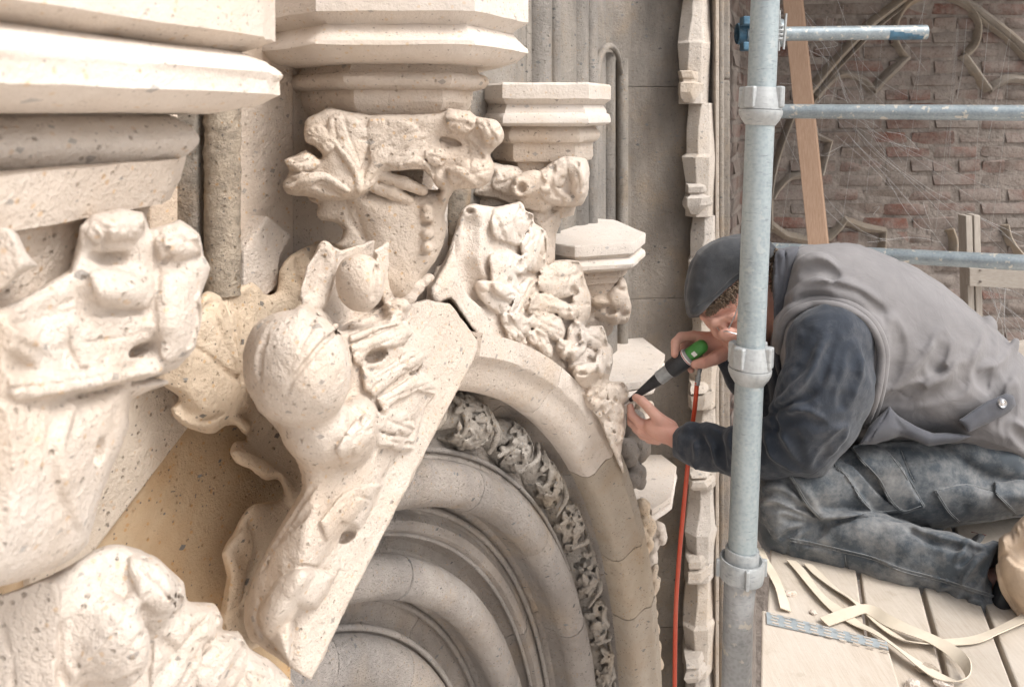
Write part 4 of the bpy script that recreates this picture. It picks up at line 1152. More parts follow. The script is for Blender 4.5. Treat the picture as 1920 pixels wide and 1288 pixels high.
leafs(q4, [
 ([(545, 130), (600, 105), (742, 80), (772, 130), (828, 155), (834, 232), (770, 300), (740, 380), (640, 360), (560, 330), (530, 240)], -0.085, 16),
 ([(760, 330), (834, 240), (900, 262), (930, 330), (930, 420), (912, 510), (860, 570), (790, 560), (750, 480), (740, 400)], -0.05, 20),
 ([(520, 450), (640, 420), (740, 450), (790, 520), (780, 590), (720, 600), (730, 690), (680, 770), (560, 720), (530, 600)], -0.075, 18),
 ([(430, 640), (560, 640), (690, 690), (720, 780), (660, 880), (560, 850), (450, 760)], -0.07, 14),
 ([(740, 640), (800, 600), (860, 620), (900, 660), (830, 780), (740, 900), (690, 930), (660, 860), (700, 760)], -0.03, 14),
 ([(600, 880), (700, 870), (800, 900), (810, 980), (760, 1050), (700, 1060), (640, 1000)], -0.01, 14),
 ([(900, 530), (940, 500), (1040, 488), (1160, 490), (1168, 560), (1190, 600), (1170, 690), (1110, 740), (1000, 760), (900, 720), (860, 640)], -0.09, 16),
 ([(1110, 740), (1170, 680), (1238, 740), (1236, 850), (1170, 950), (1110, 910), (1090, 820)], -0.065, 16),
 ([(860, 720), (980, 750), (1090, 800), (1120, 900), (1060, 910), (960, 860), (820, 870), (790, 830)], -0.055, 16),
 ([(800, 890), (880, 862), (980, 870), (1050, 920), (1060, 1010), (1010, 1060), (900, 1010), (820, 960)], -0.035, 16),
 ([(1080, 950), (1140, 920), (1190, 960), (1195, 1060), (1120, 1140), (1050, 1190), (1020, 1120), (1070, 1040)], -0.025, 14),
 ([(820, 990), (880, 980), (940, 1040), (970, 1120), (960, 1180), (900, 1150), (850, 1090), (800, 1060)], -0.004, 12),
 ([(1160, 980), (1210, 952), (1330, 955), (1350, 1010), (1362, 1080), (1330, 1130), (1250, 1120), (1180, 1060)], -0.065, 14),
 ([(1320, 1120), (1390, 1110), (1395, 1230), (1340, 1310), (1270, 1300), (1280, 1180)], -0.05, 14),
 ([(1120, 1130), (1200, 1100), (1280, 1150), (1290, 1250), (1220, 1330), (1130, 1330), (1080, 1240)], -0.035, 14)])
leafs(q5, [
 ([(640, 60), (740, 90), (810, 60), (830, 130), (740, 220), (660, 200), (620, 130)], -0.012, 12),
 ([(740, 260), (830, 220), (930, 230), (960, 330), (900, 400), (800, 400), (740, 340)], -0.025, 14),
 ([(900, 150), (1000, 140), (1012, 250), (965, 330), (910, 290)], -0.045, 12),
 ([(860, 400), (960, 380), (985, 460), (930, 540), (860, 520), (820, 460)], -0.015, 13),
 ([(980, 370), (1090, 362), (1125, 430), (1115, 480), (1060, 520), (990, 500)], -0.05, 14),
 ([(950, 500), (1050, 510), (1095, 570), (1085, 640), (1020, 650), (950, 600)], -0.035, 12),
 ([(950, 640), (1060, 660), (1112, 720), (1090, 790), (1020, 800), (960, 730)], -0.025, 12),
 ([(1000, 790), (1050, 830), (1068, 900), (1030, 930), (1000, 860)], -0.006, 8),
 ([(1030, 920), (1082, 930), (1098, 990), (1060, 1015)], -0.004, 7)])
V.groove(q4([(890, 300), (820, 350), (760, 410)]), 3, 0, k=2)
V.groove(q4([(560, 140), (600, 240), (640, 340)]), 4, 0, k=5)
V.groove(q4([(680, 110), (700, 220), (720, 340)]), 3.5, 0, k=5)
V.groove(q4([(890, 660), (800, 770), (720, 900)]), 3, 0, k=2)
V.groove(q4([(1130, 505), (1110, 600), (1060, 720)]), 3.5, 0, k=4)
V.groove(q4([(980, 510), (1000, 620), (960, 720)]), 3.5, 0, k=5)
V.groove(q4([(1190, 970), (1120, 1060), (1050, 1160)]), 3, 0, k=2)
V.groove(q4([(1345, 1130), (1300, 1180), (1290, 1280)]), 3, 0, k=3)
V.pit(*q4([(385, 135)])[0], 9, 6, 16)
V.pit(*q4([(760, 520)])[0], 8, 10, 12); V.pit(*q4([(680, 640)])[0], 12, 8, 12); V.pit(*q4([(1120, 700)])[0], 7, 9, 12)
for i, (u, v, a, b) in enumerate(((300, 40, 50, 30), (380, 80, 30, 46), (450, 60, 34, 52), (520, 110, 30, 52), (560, 160, 30, 40), (500, 150, 40, 24), (650, 250, 34, 50), (700, 290, 30, 40), (735, 350, 50, 36), (800, 410, 34, 50), (790, 450, 34, 26), (900, 530, 30, 40), (925, 600, 28, 46), (940, 670, 34, 26), (962, 720, 26, 46), (985, 775, 26, 30), (1012, 850, 20, 36))):
    x, y = q5([(u, v)])[0]
    V.bump(x, y, a / 4.2, b / 4.2, 9, rot=-35 + (i * 47) % 40, k=4)
    V.groove([(x - 5, y - 7), (x + 4, y + 7)], 2.2, 0, k=2)
for (u, v) in ((930, 340), (800, 300), (700, 210), (1000, 600), (1040, 500), (1030, 720), (860, 210), (900, 470), (960, 560)):
    x, y = q5([(u, v)])[0]; V.pit(x, y, 5, 8, 12, rot=u)
# seat of the crockets on the back of the hood
sheet([(800, 575), (850, 570), (930, 640), (1010, 690), (1060, 730), (1110, 800), (1160, 890), (1178, 888), (1150, 800), (1100, 700), (1000, 600), (900, 520), (820, 500)], -0.10, 60, 6, 20, k=6)
V.slab([(845, 558), (872, 596), (906, 643), (962, 664), (1013, 687), (1054, 708), (1081, 739), (1110, 769), (1129, 797), (1144, 833), (1159, 867), (1182, 915), (1000, 930), (780, 700), (780, 585)], -500, 1200, e=1, k=1, sub=True)
V.rough(1.0, 26, 65).rough(0.6, 11, 66)
V.mesh('crocket', M['cream'], farhood, split=[(925, 500), (1060, 550), (1045, 645), (1120, 660), (1100, 725), (1150, 790)])

V = Vol(1150, 1260, 740, 1300, -260, 250, 1.85, 3.0, 4.0)
pw = lambda u, off: float((wall_d(u, off) - V.D) * FPX / V.D)
g = np.random.default_rng(5)
old = [(1186, 800, 24, 34), (1196, 845, 24, 30), (1180, 850, 18, 26), (1190, 888, 22, 26), (1182, 900, 16, 18), (1200, 900, 12, 20), (1172, 838, 14, 18), (1205, 815, 12, 18)]
for u, v, a, b in old: V.ell((u, v, pw(u, -0.045)), (a, b, 24), 5, rot=g.uniform(-40, 40))
V.rough(1.4, 18, 75).rough(1.0, 9, 76)
V.mesh('crocket', M['arch'], farhood)['label'] = 'grey weathered crocket below the hand'
V = Vol(1165, 1262, 925, 1300, -200, 330, 1.95, 3.0, 4.0)
pw = lambda u, off: float((wall_d(u, off) - V.D) * FPX / V.D)
for u, v, a, b in ((1205, 950, 14, 18), (1208, 975, 16, 16), (1218, 990, 14, 20), (1204, 1005, 12, 18), (1216, 1020, 10, 16), (1210, 1040, 8, 14), (1224, 1075, 8, 20), (1228, 1100, 9, 20), (1222, 1125, 8, 16), (1228, 1150, 6, 12), (1232, 1215, 8, 16), (1234, 1240, 8, 16), (1230, 1265, 9, 16), (1232, 1180, 5, 12)):
    V.ell((u, v, pw(u, -0.04)), (a, b, 18), 4, rot=g.uniform(-30, 30)); 
V.rough(1.2, 16, 77).rough(0.8, 8, 78)
V.mesh('crocket', M['warm'], farhood, split=[(1210, 985), (1226, 1110), (1232, 1240)])

# ---- leaf carving under consoles four, five and six
def small_leaf(par, D, blobs, pits, box, h=2.6, seed=1):
    V = Vol(*box, D, h)
    for u, v, w, a, b, c, rot in blobs: V.ell((u, v, w), (a, b, c), 5, rot=rot)
    for u, v, a, b, c, rot in pits: V.pit(u, v, a, b, c, rot)
    V.rough(0.9, 16, seed).rough(0.7, 8, seed + 1)
    return V.mesh('leaf_carving', M['cream'], par)
small_leaf(c4, 1.79, [(1115, 560, 20, 60, 40, 40, 0), (1165, 545, 0, 12, 26, 22, 0), (1155, 562, -8, 22, 26, 24, 20), (1172, 575, 0, 12, 24, 20, 0), (1150, 590, -4, 16, 18, 20, -20), (1120, 565, -18, 26, 10, 16, 10), (1135, 585, -10, 14, 10, 14, -30), (1165, 595, 4, 14, 12, 16, 20), (1120, 590, 4, 30, 14, 20, 10), (1125, 610, 20, 26, 26, 26, 0)],
           [(1166, 543, 8, 5, 12, 10), (1147, 583, 9, 7, 14, 0), (1175, 590, 8, 6, 12, -20)], (1060, 1195, 500, 650, -90, 90), seed=81)
small_leaf(c5, 2.09, [(1180, 790, 10, 40, 50, 40, 0), (1160, 770, -20, 20, 20, 22, 10), (1200, 765, -6, 16, 14, 18, 0), (1215, 760, 0, 12, 10, 14, 0)], [(1190, 765, 8, 6, 12, 0)], (1110, 1245, 735, 870, -80, 80), seed=83)
small_leaf(c6, 2.16, [(1222, 1000, 10, 24, 26, 26, 0), (1236, 995, -4, 12, 14, 16, 20), (1242, 1008, 0, 9, 14, 12, 0), (1225, 1022, 0, 12, 16, 14, 10), (1232, 985, -8, 10, 8, 12, 0), (1210, 1000, -6, 12, 16, 16, 0), (1220, 1045, 14, 14, 26, 16, 0)],
           [(1232, 1003, 5, 6, 9, 0), (1218, 1012, 5, 6, 9, 0)], (1180, 1262, 968, 1085, -60, 60), h=2.2, seed=85)

# ---- the grey foliage frieze in the hollow of the arch
g = np.random.default_rng(21)
def frieze_block(q0, q1, seed):
    """one clump of knotted leaves lying in the hollow, modelled along the curve"""
    g = np.random.default_rng(seed)
    pts = far_path(q0, q1, 9)
    w3 = [Wp(s + ns * 0.105, z + nz * 0.105, -0.085) for s, z, ns, nz in pts]
    D = float(np.mean([p[1] for p in w3]))
    pix = lambda p: (960 + p[0] / p[1] * FPX, HZ - p[2] / p[1] * FPX, (p[1] - D) * FPX / D)
    C = [pix(p) for p in w3]; C = np.array(C)
    sc = FPX / D
    m = 0.075 * sc
    V = Vol(C[:, 0].min() - m, C[:, 0].max() + m, C[:, 1].min() - m, C[:, 1].max() + m, C[:, 2].min() - m, C[:, 2].max() + m, D, 2.3)
    def at(t, r, o):
        """t along 0..1, r across (-1 outer, 1 inner), o out of the wall in metres"""
        a = q0 + (q1 - q0) * t; qv = 0.098 + 0.055 * r
        s, z, ns, nz = CS + R0 * math.cos(a), CZ + R0 * math.sin(a), -math.cos(a), -math.sin(a)
        return pix(Wp(s + ns * qv, z + nz * qv, -0.105 + o))
    # flat lobed leaves over a hollowed ground, with drilled gaps and crossing stems
    V.tube([at(t, 0, -0.020) for t in np.linspace(0.13, 0.87, 6)], [0.030 * sc, 0.042 * sc, 0.047 * sc, 0.047 * sc, 0.042 * sc, 0.030 * sc], 4)
    j = lambda a: g.normal() * a
    flip = 1 if seed % 2 else -1
    def drill(t0, r0, dt, dr, w_=0.0075, dp_=0.0):
        V.tube([at(t0 - dt, r0 - dr, 0.036), at(t0, r0, dp_), at(t0 + dt, r0 + dr, 0.036)], [0.0035 * sc, w_ * sc, 0.0035 * sc], 2, sub=True)
    leaves = [(0.26, -0.38 * flip, 0.034), (0.34, 0.52 * flip, 0.028), (0.66, 0.36 * flip, 0.034), (0.72, -0.46 * flip, 0.030)]
    for t0, r0, R_ in leaves:
        c = at(t0 + j(.02), r0 + j(.05), 0.016); ph = g.uniform(0, 6.28); pl_ = []
        for k in range(24):
            th_ = 2 * math.pi * k / 24
            rr_ = R_ * sc * (0.76 + 0.30 * math.cos(5 * th_ + ph)) * (1 + 0.18 * math.cos(th_ - ph))
            pl_.append((c[0] + 0.82 * rr_ * math.cos(th_), c[1] + rr_ * math.sin(th_)))
        V.patch(pl_, 0.013 * sc, e=2.5, k=1.5, bulge=0.006 * sc, br=10, depth=14)
        for k in range(5):
            th_ = (math.pi * 2 * k - ph) / 5
            V.groove([(c[0], c[1]), (c[0] + 0.5 * R_ * sc * math.cos(th_), c[1] + 0.6 * R_ * sc * math.sin(th_))], 1.9, 0, k=2)
        V.pit(c[0], c[1], 3.5, 3.5, 6, k=2)
    for t0, r0 in ((0.48, -0.12), (0.46, 0.85), (0.50, -0.85), (0.78, 0.0), (0.18, 0.25), (0.16, -0.8), (0.88, 0.6)):
        drill(t0 + j(.02), r0 + j(.08), 0.04 * (1 if g.random() < .5 else -1), 0.20, 0.0105, -0.012)
    for i in range(3):
        t0 = 0.2 + 0.3 * i
        V.tube([at(t0 - 0.12, -0.6 * flip, 0.012), at(t0, 0.0, 0.030), at(t0 + 0.12, 0.6 * flip, 0.012)], [0.004 * sc, 0.0055 * sc, 0.004 * sc], 2, n=3)
    V.rough(0.8, 13, seed).rough(0.5, 7, seed + 1)
    return V.mesh('leaf_clump', M['frieze'], arch)
bq = [ang(0.0) + 0.05, 1.19, 1.02, 0.86, 0.70, 0.55, 0.41, 0.28, 0.16, 0.05]
for i in range(len(bq) - 1):
    frieze_block(bq[i] - 0.004, bq[i + 1] + 0.004, 200 + i * 7)
# ------------------------------------------------------------------ the white carved strip climbing the pier
M['strip'] = stone('white_strip_stone', (0.47, 0.415, 0.36), (0.58, 0.53, 0.475), (0.45, 0.35, 0.25), 0.4, 0.6, 0.6, stain=0.3, stain_col=(0.28, 0.25, 0.22))
strip_thing = thing('carved_strip', 'stepped white stone strip with small bosses running up the pier', 'carved strip', P(1300, 1270, 2.3))
def strip_stone(rows, dback=2.36, mat=None):
    """rows: (row, left, inner arris, right arris, right, metres at the front)"""
    g = np.random.default_rng(int(rows[0][0] + 500))
    R_ = []
    for y, a, b, c, e, d in rows:
        z = -(y - HZ) / FPX * 2.28
        X = lambda px, dd: (px - 960) / FPX * dd
        j = g.normal(0, 0.0006, 12)
        R_.append([np.array([X(a, dback), dback, z]), np.array([X(a, d + .03) + j[0], d + 0.03 + j[1], z]), np.array([X(b, d) + j[2], d + j[3], z]), np.array([X(c, d + 0.005) + j[4], d + 0.005 + j[5], z]), np.array([X(e, d + 0.05) + j[6], d + 0.05, z]), np.array([X(e, dback), dback, z])])
    mb = MB().grid(R_, closed_v=True); n = 6; m = len(R_)
    mb.f += [tuple(range(n)), tuple((m - 1) * n + i for i in range(n - 1, -1, -1))]
    return mb.build('carved_stone', mat or M['strip'], strip_thing, smooth=True, auto=24, bevel=0.002)
_sg = np.random.default_rng(8)
def seg(y0, y1, x, boss=True, w=66):
    """one length of the strip: slender shaft widening to a boss at its foot"""
    r = []
    h = y1 - y0
    a = x
    f = lambda t: y0 + h * t
    rows = [(f(0.0), a + 10, a + 31, a + 50, a + 62, 2.30), (f(0.20), a + 7, a + 29, a + 50, a + 63, 2.29), (f(0.43), a + 4, a + 26, a + 50, a + 64, 2.278), (f(0.46), a + 2, a + 23, a + 49, a + 64, 2.268), (f(0.70), a + 5, a + 25, a + 48, a + 62, 2.28)]
    rows = [(y + _sg.normal() * 2, a1 + _sg.normal() * 1.5, b1 + _sg.normal() * 2, c1_ + _sg.normal() * 2, e1_ + _sg.normal(), d1) for y, a1, b1, c1_, e1_, d1 in rows]
    strip_stone(rows + [(f(1.0), a + 4, a + 24, a + 46, a + 60, 2.28)])
    if boss:
        rows = [(f(0.70), a + 2, a + 6, a + 30, a + 38, 2.25), (f(0.715), a - 1, a + 4, a + 32, a + 42, 2.235), (f(0.775), a, a + 6, a + 34, a + 46, 2.232), (f(0.785), a + 4, a + 9, a + 33, a + 44, 2.242), (f(0.80), a + 4, a + 9, a + 34, a + 46, 2.242), (f(0.815), a - 1, a + 5, a + 33, a + 50, 2.23), (f(0.90), a - 2, a + 4, a + 32, a + 52, 2.232), (f(0.955), a + 2, a + 8, a + 30, a + 48, 2.245), (f(0.98), a + 6, a + 12, a + 27, a + 42, 2.26)]
        rows = [(y + _sg.normal() * 1.2, a1 + 4 + _sg.normal() * 1.5, b1 + 3 + _sg.normal() * 1.5, c1_ + _sg.normal() * 2.5, e1_ + _sg.normal() * 2, d1 + 0.012 + _sg.normal() * 0.003) for y, a1, b1, c1_, e1_, d1 in rows]
        strip_stone(rows)
seg(-250, -10, 1270); seg(-12, 195, 1268); seg(196, 408, 1281); seg(406, 592, 1288); seg(590, 770, 1287); seg(772, 920, 1288); seg(918, 1096, 1282); seg(1094, 1276, 1278)
seg(1278, 1460, 1276)
# long thin fillet beside it
MB().box(P(1341, 640, 2.335), (0.010, 0.05, 3.4)).build('fillet', M['strip'], strip_thing, bevel=0.002)

# ------------------------------------------------------------------ brick wall and blind tracery at the back
def brick_mat():
    t = NT('old_brick', 0.92, 0.15)
    oi = t.new('ShaderNodeObjectInfo'); r = oi.outputs['Random']
    c = t.ramp(r, [(0.0, (0.105, 0.048, 0.037)), (0.22, (0.145, 0.062, 0.046)), (0.42, (0.115, 0.068, 0.055)), (0.60, (0.125, 0.093, 0.077)), (0.78, (0.15, 0.125, 0.107)), (1.0, (0.12, 0.071, 0.056))])
    # lime wash and grime left over the faces
    c = t.mix(t.math('MULTIPLY', t.ramp(t.noise(4.5, 6, 0.7), [(0.34, 0), (0.58, 1)]), 0.86), c, (0.205, 0.18, 0.162))
    c = t.mix(t.math('MULTIPLY', t.ramp(t.noise(30, 5, 0.7), [(0.45, 0), (0.68, 1)]), 0.6), c, (0.205, 0.178, 0.158))
    c = t.mix(t.math('MULTIPLY', t.ramp(t.noise(70, 4, 0.7), [(0.52, 0), (0.70, 1)]), 0.6), c, (0.05, 0.04, 0.035))
    t.color(c)
    t.bump(t.noise(24, 5, 0.65), 0.9, 0.012); t.bump(t.noise(120, 4, 0.7), 0.7, 0.004)
    return t.m
M['brick'] = brick_mat()
M['mortar'] = plain('lime_mortar', (0.19, 0.166, 0.148), 0.95, 0.1, var=0.3, sc=22, bump=1.0, bs=45, bd=0.012, dust=0.5, dust_col=(0.12, 0.10, 0.09), dust_sc=6).m
BD = 3.72
bw = thing('brick_wall', 'old reddish brick wall behind the scaffold, patched with pale mortar', 'wall', (1.9, BD, -3.0))
MB().box((2.05, BD + 0.1720, -0.9), (2.6, 0.4, 4.6)).build('mortar_bed', M['mortar'], bw)
g = np.random.default_rng(3)
bl, bh, bt = 0.207, 0.053, 0.06
variants = []
for k in range(6):
    bm = bmesh.new(); bmesh.ops.create_cube(bm, size=1.0)
    for v in bm.verts: v.co = Vector((v.co.x * bl, v.co.y * bt, v.co.z * bh))
    bmesh.ops.bevel(bm, geom=bm.edges[:], offset=0.006, segments=1, affect='EDGES')
    for v in bm.verts:
        v.co += Vector((g.normal() * 0.004, g.normal() * 0.003, g.normal() * 0.003))
    me = bpy.data.meshes.new('brick'); bm.to_mesh(me); bm.free(); me.materials.append(M['brick'])
    me.polygons.foreach_set('use_smooth', np.ones(len(me.polygons), dtype=bool)); me.set_sharp_from_angle(angle=R(50))
    variants.append(me)
def brick(par, loc, rz=0.0, sx=1.0):
    o = bpy.data.objects.new('brick', variants[int(g.integers(6))]); link(o); o.parent = par
    o.location = Vector([float(v) for v in loc]) - wloc(par); o.rotation_euler = (g.normal() * 0.012, g.normal() * 0.008, rz + g.normal() * 0.01)
    o.scale = (sx, 1, 1); return o
z = 0.62; row = 0
while z > -1.18:
    x = 1.06 - (0.107 if row % 2 else 0.0)
    while x < 2.46:
        hdr = (row % 5 == 3)
        L = 0.5 if hdr else 1.0
        step = (bl + 0.014) * L
        brick(bw, (x + step / 2 + g.normal() * 0.004, BD - 0.002 + g.normal() * 0.0022, z + g.normal() * 0.0015), 0, L * g.uniform(0.94, 1.0))
        x += step
    z -= 0.066; row += 1
# brick reveal between the pier and the back wall
rv = thing('brick_reveal', 'narrow side face of red brick squeezed between grey pier and scaffold pole', 'wall', (0.9, 3.0, -3.0))
ex0 = np.array([xE + 0.004, PD + 0.10]); ex1 = np.array([1.17, BD + 0.02])
dr = (ex1 - ex0) / np.linalg.norm(ex1 - ex0); rz = math.atan2(dr[1], dr[0]); Lr = np.linalg.norm(ex1 - ex0)
nr = np.array([dr[1], -dr[0]])
mid = (ex0 + ex1) / 2 - nr * 0.118
MB().box((mid[0], mid[1], -0.9), (Lr, 0.2, 4.4), rz).build('mortar_bed', M['mortar'], rv)
z = 0.60; row = 0
while z > -1.25:
    s_ = -0.1 if row % 2 else 0.0
    while s_ < Lr - 0.1:
        if s_ > -0.06:
            c = ex0 + dr * (s_ + 0.11) - nr * 0.045
            brick(rv, (c[0], c[1], z), rz)
        s_ += 0.22
    z -= 0.066; row += 1

# tracery ribs standing proud of the bricks
tr = thing('blind_tracery', 'blind gothic tracery of dull stone set on the brick wall', 'tracery', (1.9, BD - 0.05, -0.7))
def rib(pts, w=0.030, dep=0.085, d=BD - 0.035, n=6, name='rib'):
    q = smooth_line(pts, n) if n else [np.array(p, float) for p in pts]
    line = [P(a, b, d) for a, b in q]
    m = len(line); rows = []
    for i in range(m):
        t = line[min(i + 1, m - 1)] - line[max(i - 1, 0)]; t = np.array([t[0], 0, t[2]]); t /= np.linalg.norm(t)
        nn = np.array([-t[2], 0, t[0]])
        prof = [(-w, dep), (-w, 0.012), (-w * 0.62, -0.004), (-w * 0.4, -0.022), (0, -0.03), (w * 0.4, -0.022), (w * 0.62, -0.004), (w, 0.012), (w, dep)]
        rows.append([line[i] + nn * a + np.array([0, b, 0]) for a, b in prof])
    mb = MB().grid(rows, closed_v=True); k = 9
    mb.f += [tuple(range(k)), tuple((m - 1) * k + i for i in range(k - 1, -1, -1))]
    return mb.build(name, M['tracery'], tr, smooth=True, auto=40)
t7 = lambda pts: ZP(1440, 0, 2.683, pts)
rib(t7([(150, 540), (230, 440), (360, 285), (500, 140), (640, 30), (760, -60)]), 0.028)
rib(t7([(195, 560), (300, 400), (420, 270), (560, 130), (690, 30), (800, -50)]), 0.014, d=BD - 0.03)
rib(t7([(800, -70), (930, -20), (1060, 60), (1190, 160), (1330, 280)]), 0.034)
rib(t7([(820, -40), (960, 20), (1090, 120), (1200, 210), (1330, 340)]), 0.014, d=BD - 0.03)
rib(t7([(692, 292), (650, 235), (632, 170), (648, 95), (700, 20), (780, -20), (850, -30), (940, -20), (1010, 40), (1050, 110), (1052, 180), (1030, 240), (986, 280)]), 0.024)
rib(t7([(700, 285), (610, 370), (525, 455)]), 0.028, n=0)
rib(t7([(525, 455), (490, 415), (430, 385), (370, 378), (310, 410), (240, 490)]), 0.026)
rib(t7([(980, 275), (1040, 360), (1108, 455)]), 0.028, n=0)
rib(t7([(1108, 455), (1150, 422), (1220, 398), (1330, 410)]), 0.026)
rib(t7([(120, 590), (70, 720), (30, 860), (10, 1000), (10, 1150)]), 0.022)
rib(t7([(230, 640), (240, 680), (310, 712), (285, 800), (265, 880)]), 0.022, n=0)
rib(t7([(200, 880), (110, 892), (50, 950), (20, 1000)]), 0.022)
rib(t7([(15, 1130), (90, 1185), (200, 1210), (310, 1195), (360, 1140), (385, 1110), (480, 1145), (580, 1160), (574, 1260)]), 0.026, n=0)
rib(t7([(915, 1150), (935, 1220), (925, 1330)]), 0.026)
rib(t7([(1190, 1130), (1210, 1200), (1260, 1270), (1330, 1330)]), 0.022)
def field(pts, d=BD - 0.018):
    a = [P(u, v, d) for u, v in pts]
    return MB().prism(a, (0, 0.06, 0)).build('stone_field', M['tracery'], tr)
field(t7([(235, 480), (300, 390), (420, 255), (560, 110), (690, 15), (700, 25), (650, 95), (634, 170), (650, 235), (692, 290), (525, 450), (430, 385), (370, 378), (310, 410)]))
field(t7([(700, 20), (780, -20), (880, -30), (1010, 40), (1030, 80), (880, 110), (850, 80), (800, 180), (700, 285), (645, 200), (650, 100)]))
field(t7([(1010, 30), (1090, 110), (1200, 200), (1340, 330), (1340, 400), (1220, 398), (1150, 422), (1108, 450), (986, 280), (1035, 235), (1054, 170), (1048, 100)]))
field(t7([(150, 560), (230, 640), (240, 680), (305, 712), (262, 880), (200, 882), (110, 890), (50, 945), (20, 990), (70, 720), (120, 600)]))
field(t7([(380, 1130), (480, 1150), (578, 1165), (574, 1300), (300, 1300), (320, 1200), (360, 1150)]), BD - 0.012)
field(t7([(920, 1170), (1190, 1160), (1260, 1270), (1300, 1340), (920, 1340)]), BD - 0.012)

# ------------------------------------------------------------------ boards leaning behind the scaffold
M['brownwood'] = wood('brown_pine_board', (0.235, 0.15, 0.10), (0.305, 0.21, 0.15), (9, 9, 1.0), rough=0.7)
M['greywood'] = wood('grey_pine', (0.34, 0.30, 0.26), (0.46, 0.42, 0.37), (9, 9, 0.9))
bd = thing('leaning_board', 'brown pine board leaning behind the scaffold rails', 'board', P(1540, 470, 2.95))
a = [P(1463, -40, 3.0), P(1499, -40, 3.0), P(1558, 520, 2.95), P(1521, 520, 2.95)]
MB().prism(a, (0.02, 0.035, 0)).build('plank', M['brownwood'], bd, bevel=0.002)
fr = thing('wooden_frame', 'grey wooden frame of two uprights and a crosspiece right of the kneeling worker', 'frame', P(1830, 640, 2.75))
for x0, x1, y0, y1 in ((1811, 1823, 405, 640), (1826, 1838, 404, 640)):
    MB().prism([P(x0, y0, 2.75), P(x1, y0, 2.75), P(x1 + 6, y1, 2.75), P(x0 + 6, y1, 2.75)], (0, 0.05, 0)).build('upright', M['greywood'], fr, bevel=0.002)
M['greywood_h'] = wood('grey_pine_across', (0.34, 0.30, 0.26), (0.46, 0.42, 0.37), (0.9, 9, 9))
MB().prism([P(1818, 503, 2.72), P(1990, 507, 2.66), P(1990, 545, 2.66), P(1818, 537, 2.72)], (0, 0.024, 0)).build('crosspiece', M['greywood_h'], fr, bevel=0.002)
for x, y in ((1838, 507), (1838, 528)):
    MB().lathe([(0.004, 0), (0.004, 0.003), (0.0, 0.003)], P(x, y, 2.712), (0, -1, 0), 10).build('screw', M['mortar'], fr)
ln = thing('lower_batten', 'pale batten low at the right edge behind the worker', 'batten', P(1900, 660, 2.6))
MB().prism([P(1893, 646, 2.6), P(1990, 640, 2.6), P(1990, 672, 2.6), P(1893, 672, 2.6)], (0, 0.04, 0)).build('plank', M['greywood_h'], ln, bevel=0.002)

# ------------------------------------------------------------------ scaffold
M['galv'] = galvanised('galvanised_tube', (0.21, 0.255, 0.275), (0.33, 0.385, 0.40), 0.35, (0.46, 0.48, 0.47), rough=0.48)
M['galv_cup'] = galvanised('cast_cup', (0.27, 0.285, 0.29), (0.41, 0.42, 0.42), 0.0, rough=0.55, sc=40)
M['galv_rail'] = galvanised('blue_grey_rail', (0.19, 0.235, 0.26), (0.29, 0.34, 0.37), 0.75, (0.62, 0.58, 0.50), rough=0.45)
M['galv_dark'] = galvanised('muddy_tube', (0.20, 0.205, 0.21), (0.32, 0.325, 0.33), 0.7, (0.50, 0.46, 0.40), rough=0.55)
M['bluepaint'] = plain('worn_blue_paint', (0.06, 0.14, 0.21), 0.6, 0.4, var=0.4, sc=40, bump=0.3, bs=90, bd=0.002, dust=0.6, dust_col=(0.25, 0.27, 0.28), dust_sc=35).m
PDp = 1.39
def pole_pt(y): return P(1435.0 - 0.042 * y, y, PDp)
st = thing('scaffold_standard', 'nearest galvanised scaffold pole standing in front of the worker', 'scaffold pole', pole_pt(1400))
ax = pole_pt(0) - pole_pt(1000); ax /= np.linalg.norm(ax)
MB().tube([pole_pt(-260), pole_pt(300), pole_pt(700), pole_pt(1062)], 0.0243, 40).build('tube', M['galv'], st, smooth=True, auto=50)
k = PDp / FPX
def cup(yc):
    o = pole_pt(yc)                          # row of the lower rim of the sleeve
    # sleeve with wedge lugs
    MB().lathe([(0.0245, 0.0), (0.0355, 0.0), (0.0345, 0.012), (0.0315, 0.030), (0.0300, 0.038), (0.0245, 0.038)], o, ax, 40, hole=True).build('top_cup', M['galv_cup'], st, smooth=True, auto=40)
    for aa in (-2.45, -0.62, 0.7, 2.4):
        q = np.array([math.cos(aa), math.sin(aa), 0.0])
        sd = np.array([-math.sin(aa), math.cos(aa), 0.0])
        MB().box(o + ax * 0.021 + q * 0.0325, (0.012, 0.020, 0.037), ax=(q, sd, ax)).build('lug', M['galv_cup'], st, bevel=0.003)
    MB().lathe([(0.0245, -0.001), (0.0368, -0.001), (0.0372, -0.004), (0.0362, -0.010), (0.0320, -0.019), (0.0275, -0.025), (0.0258, -0.028), (0.0245, -0.028)], o, ax, 40, hole=True).build('bottom_cup', M['galv_cup'], st, smooth=True, auto=35)
cup(205); cup(688)
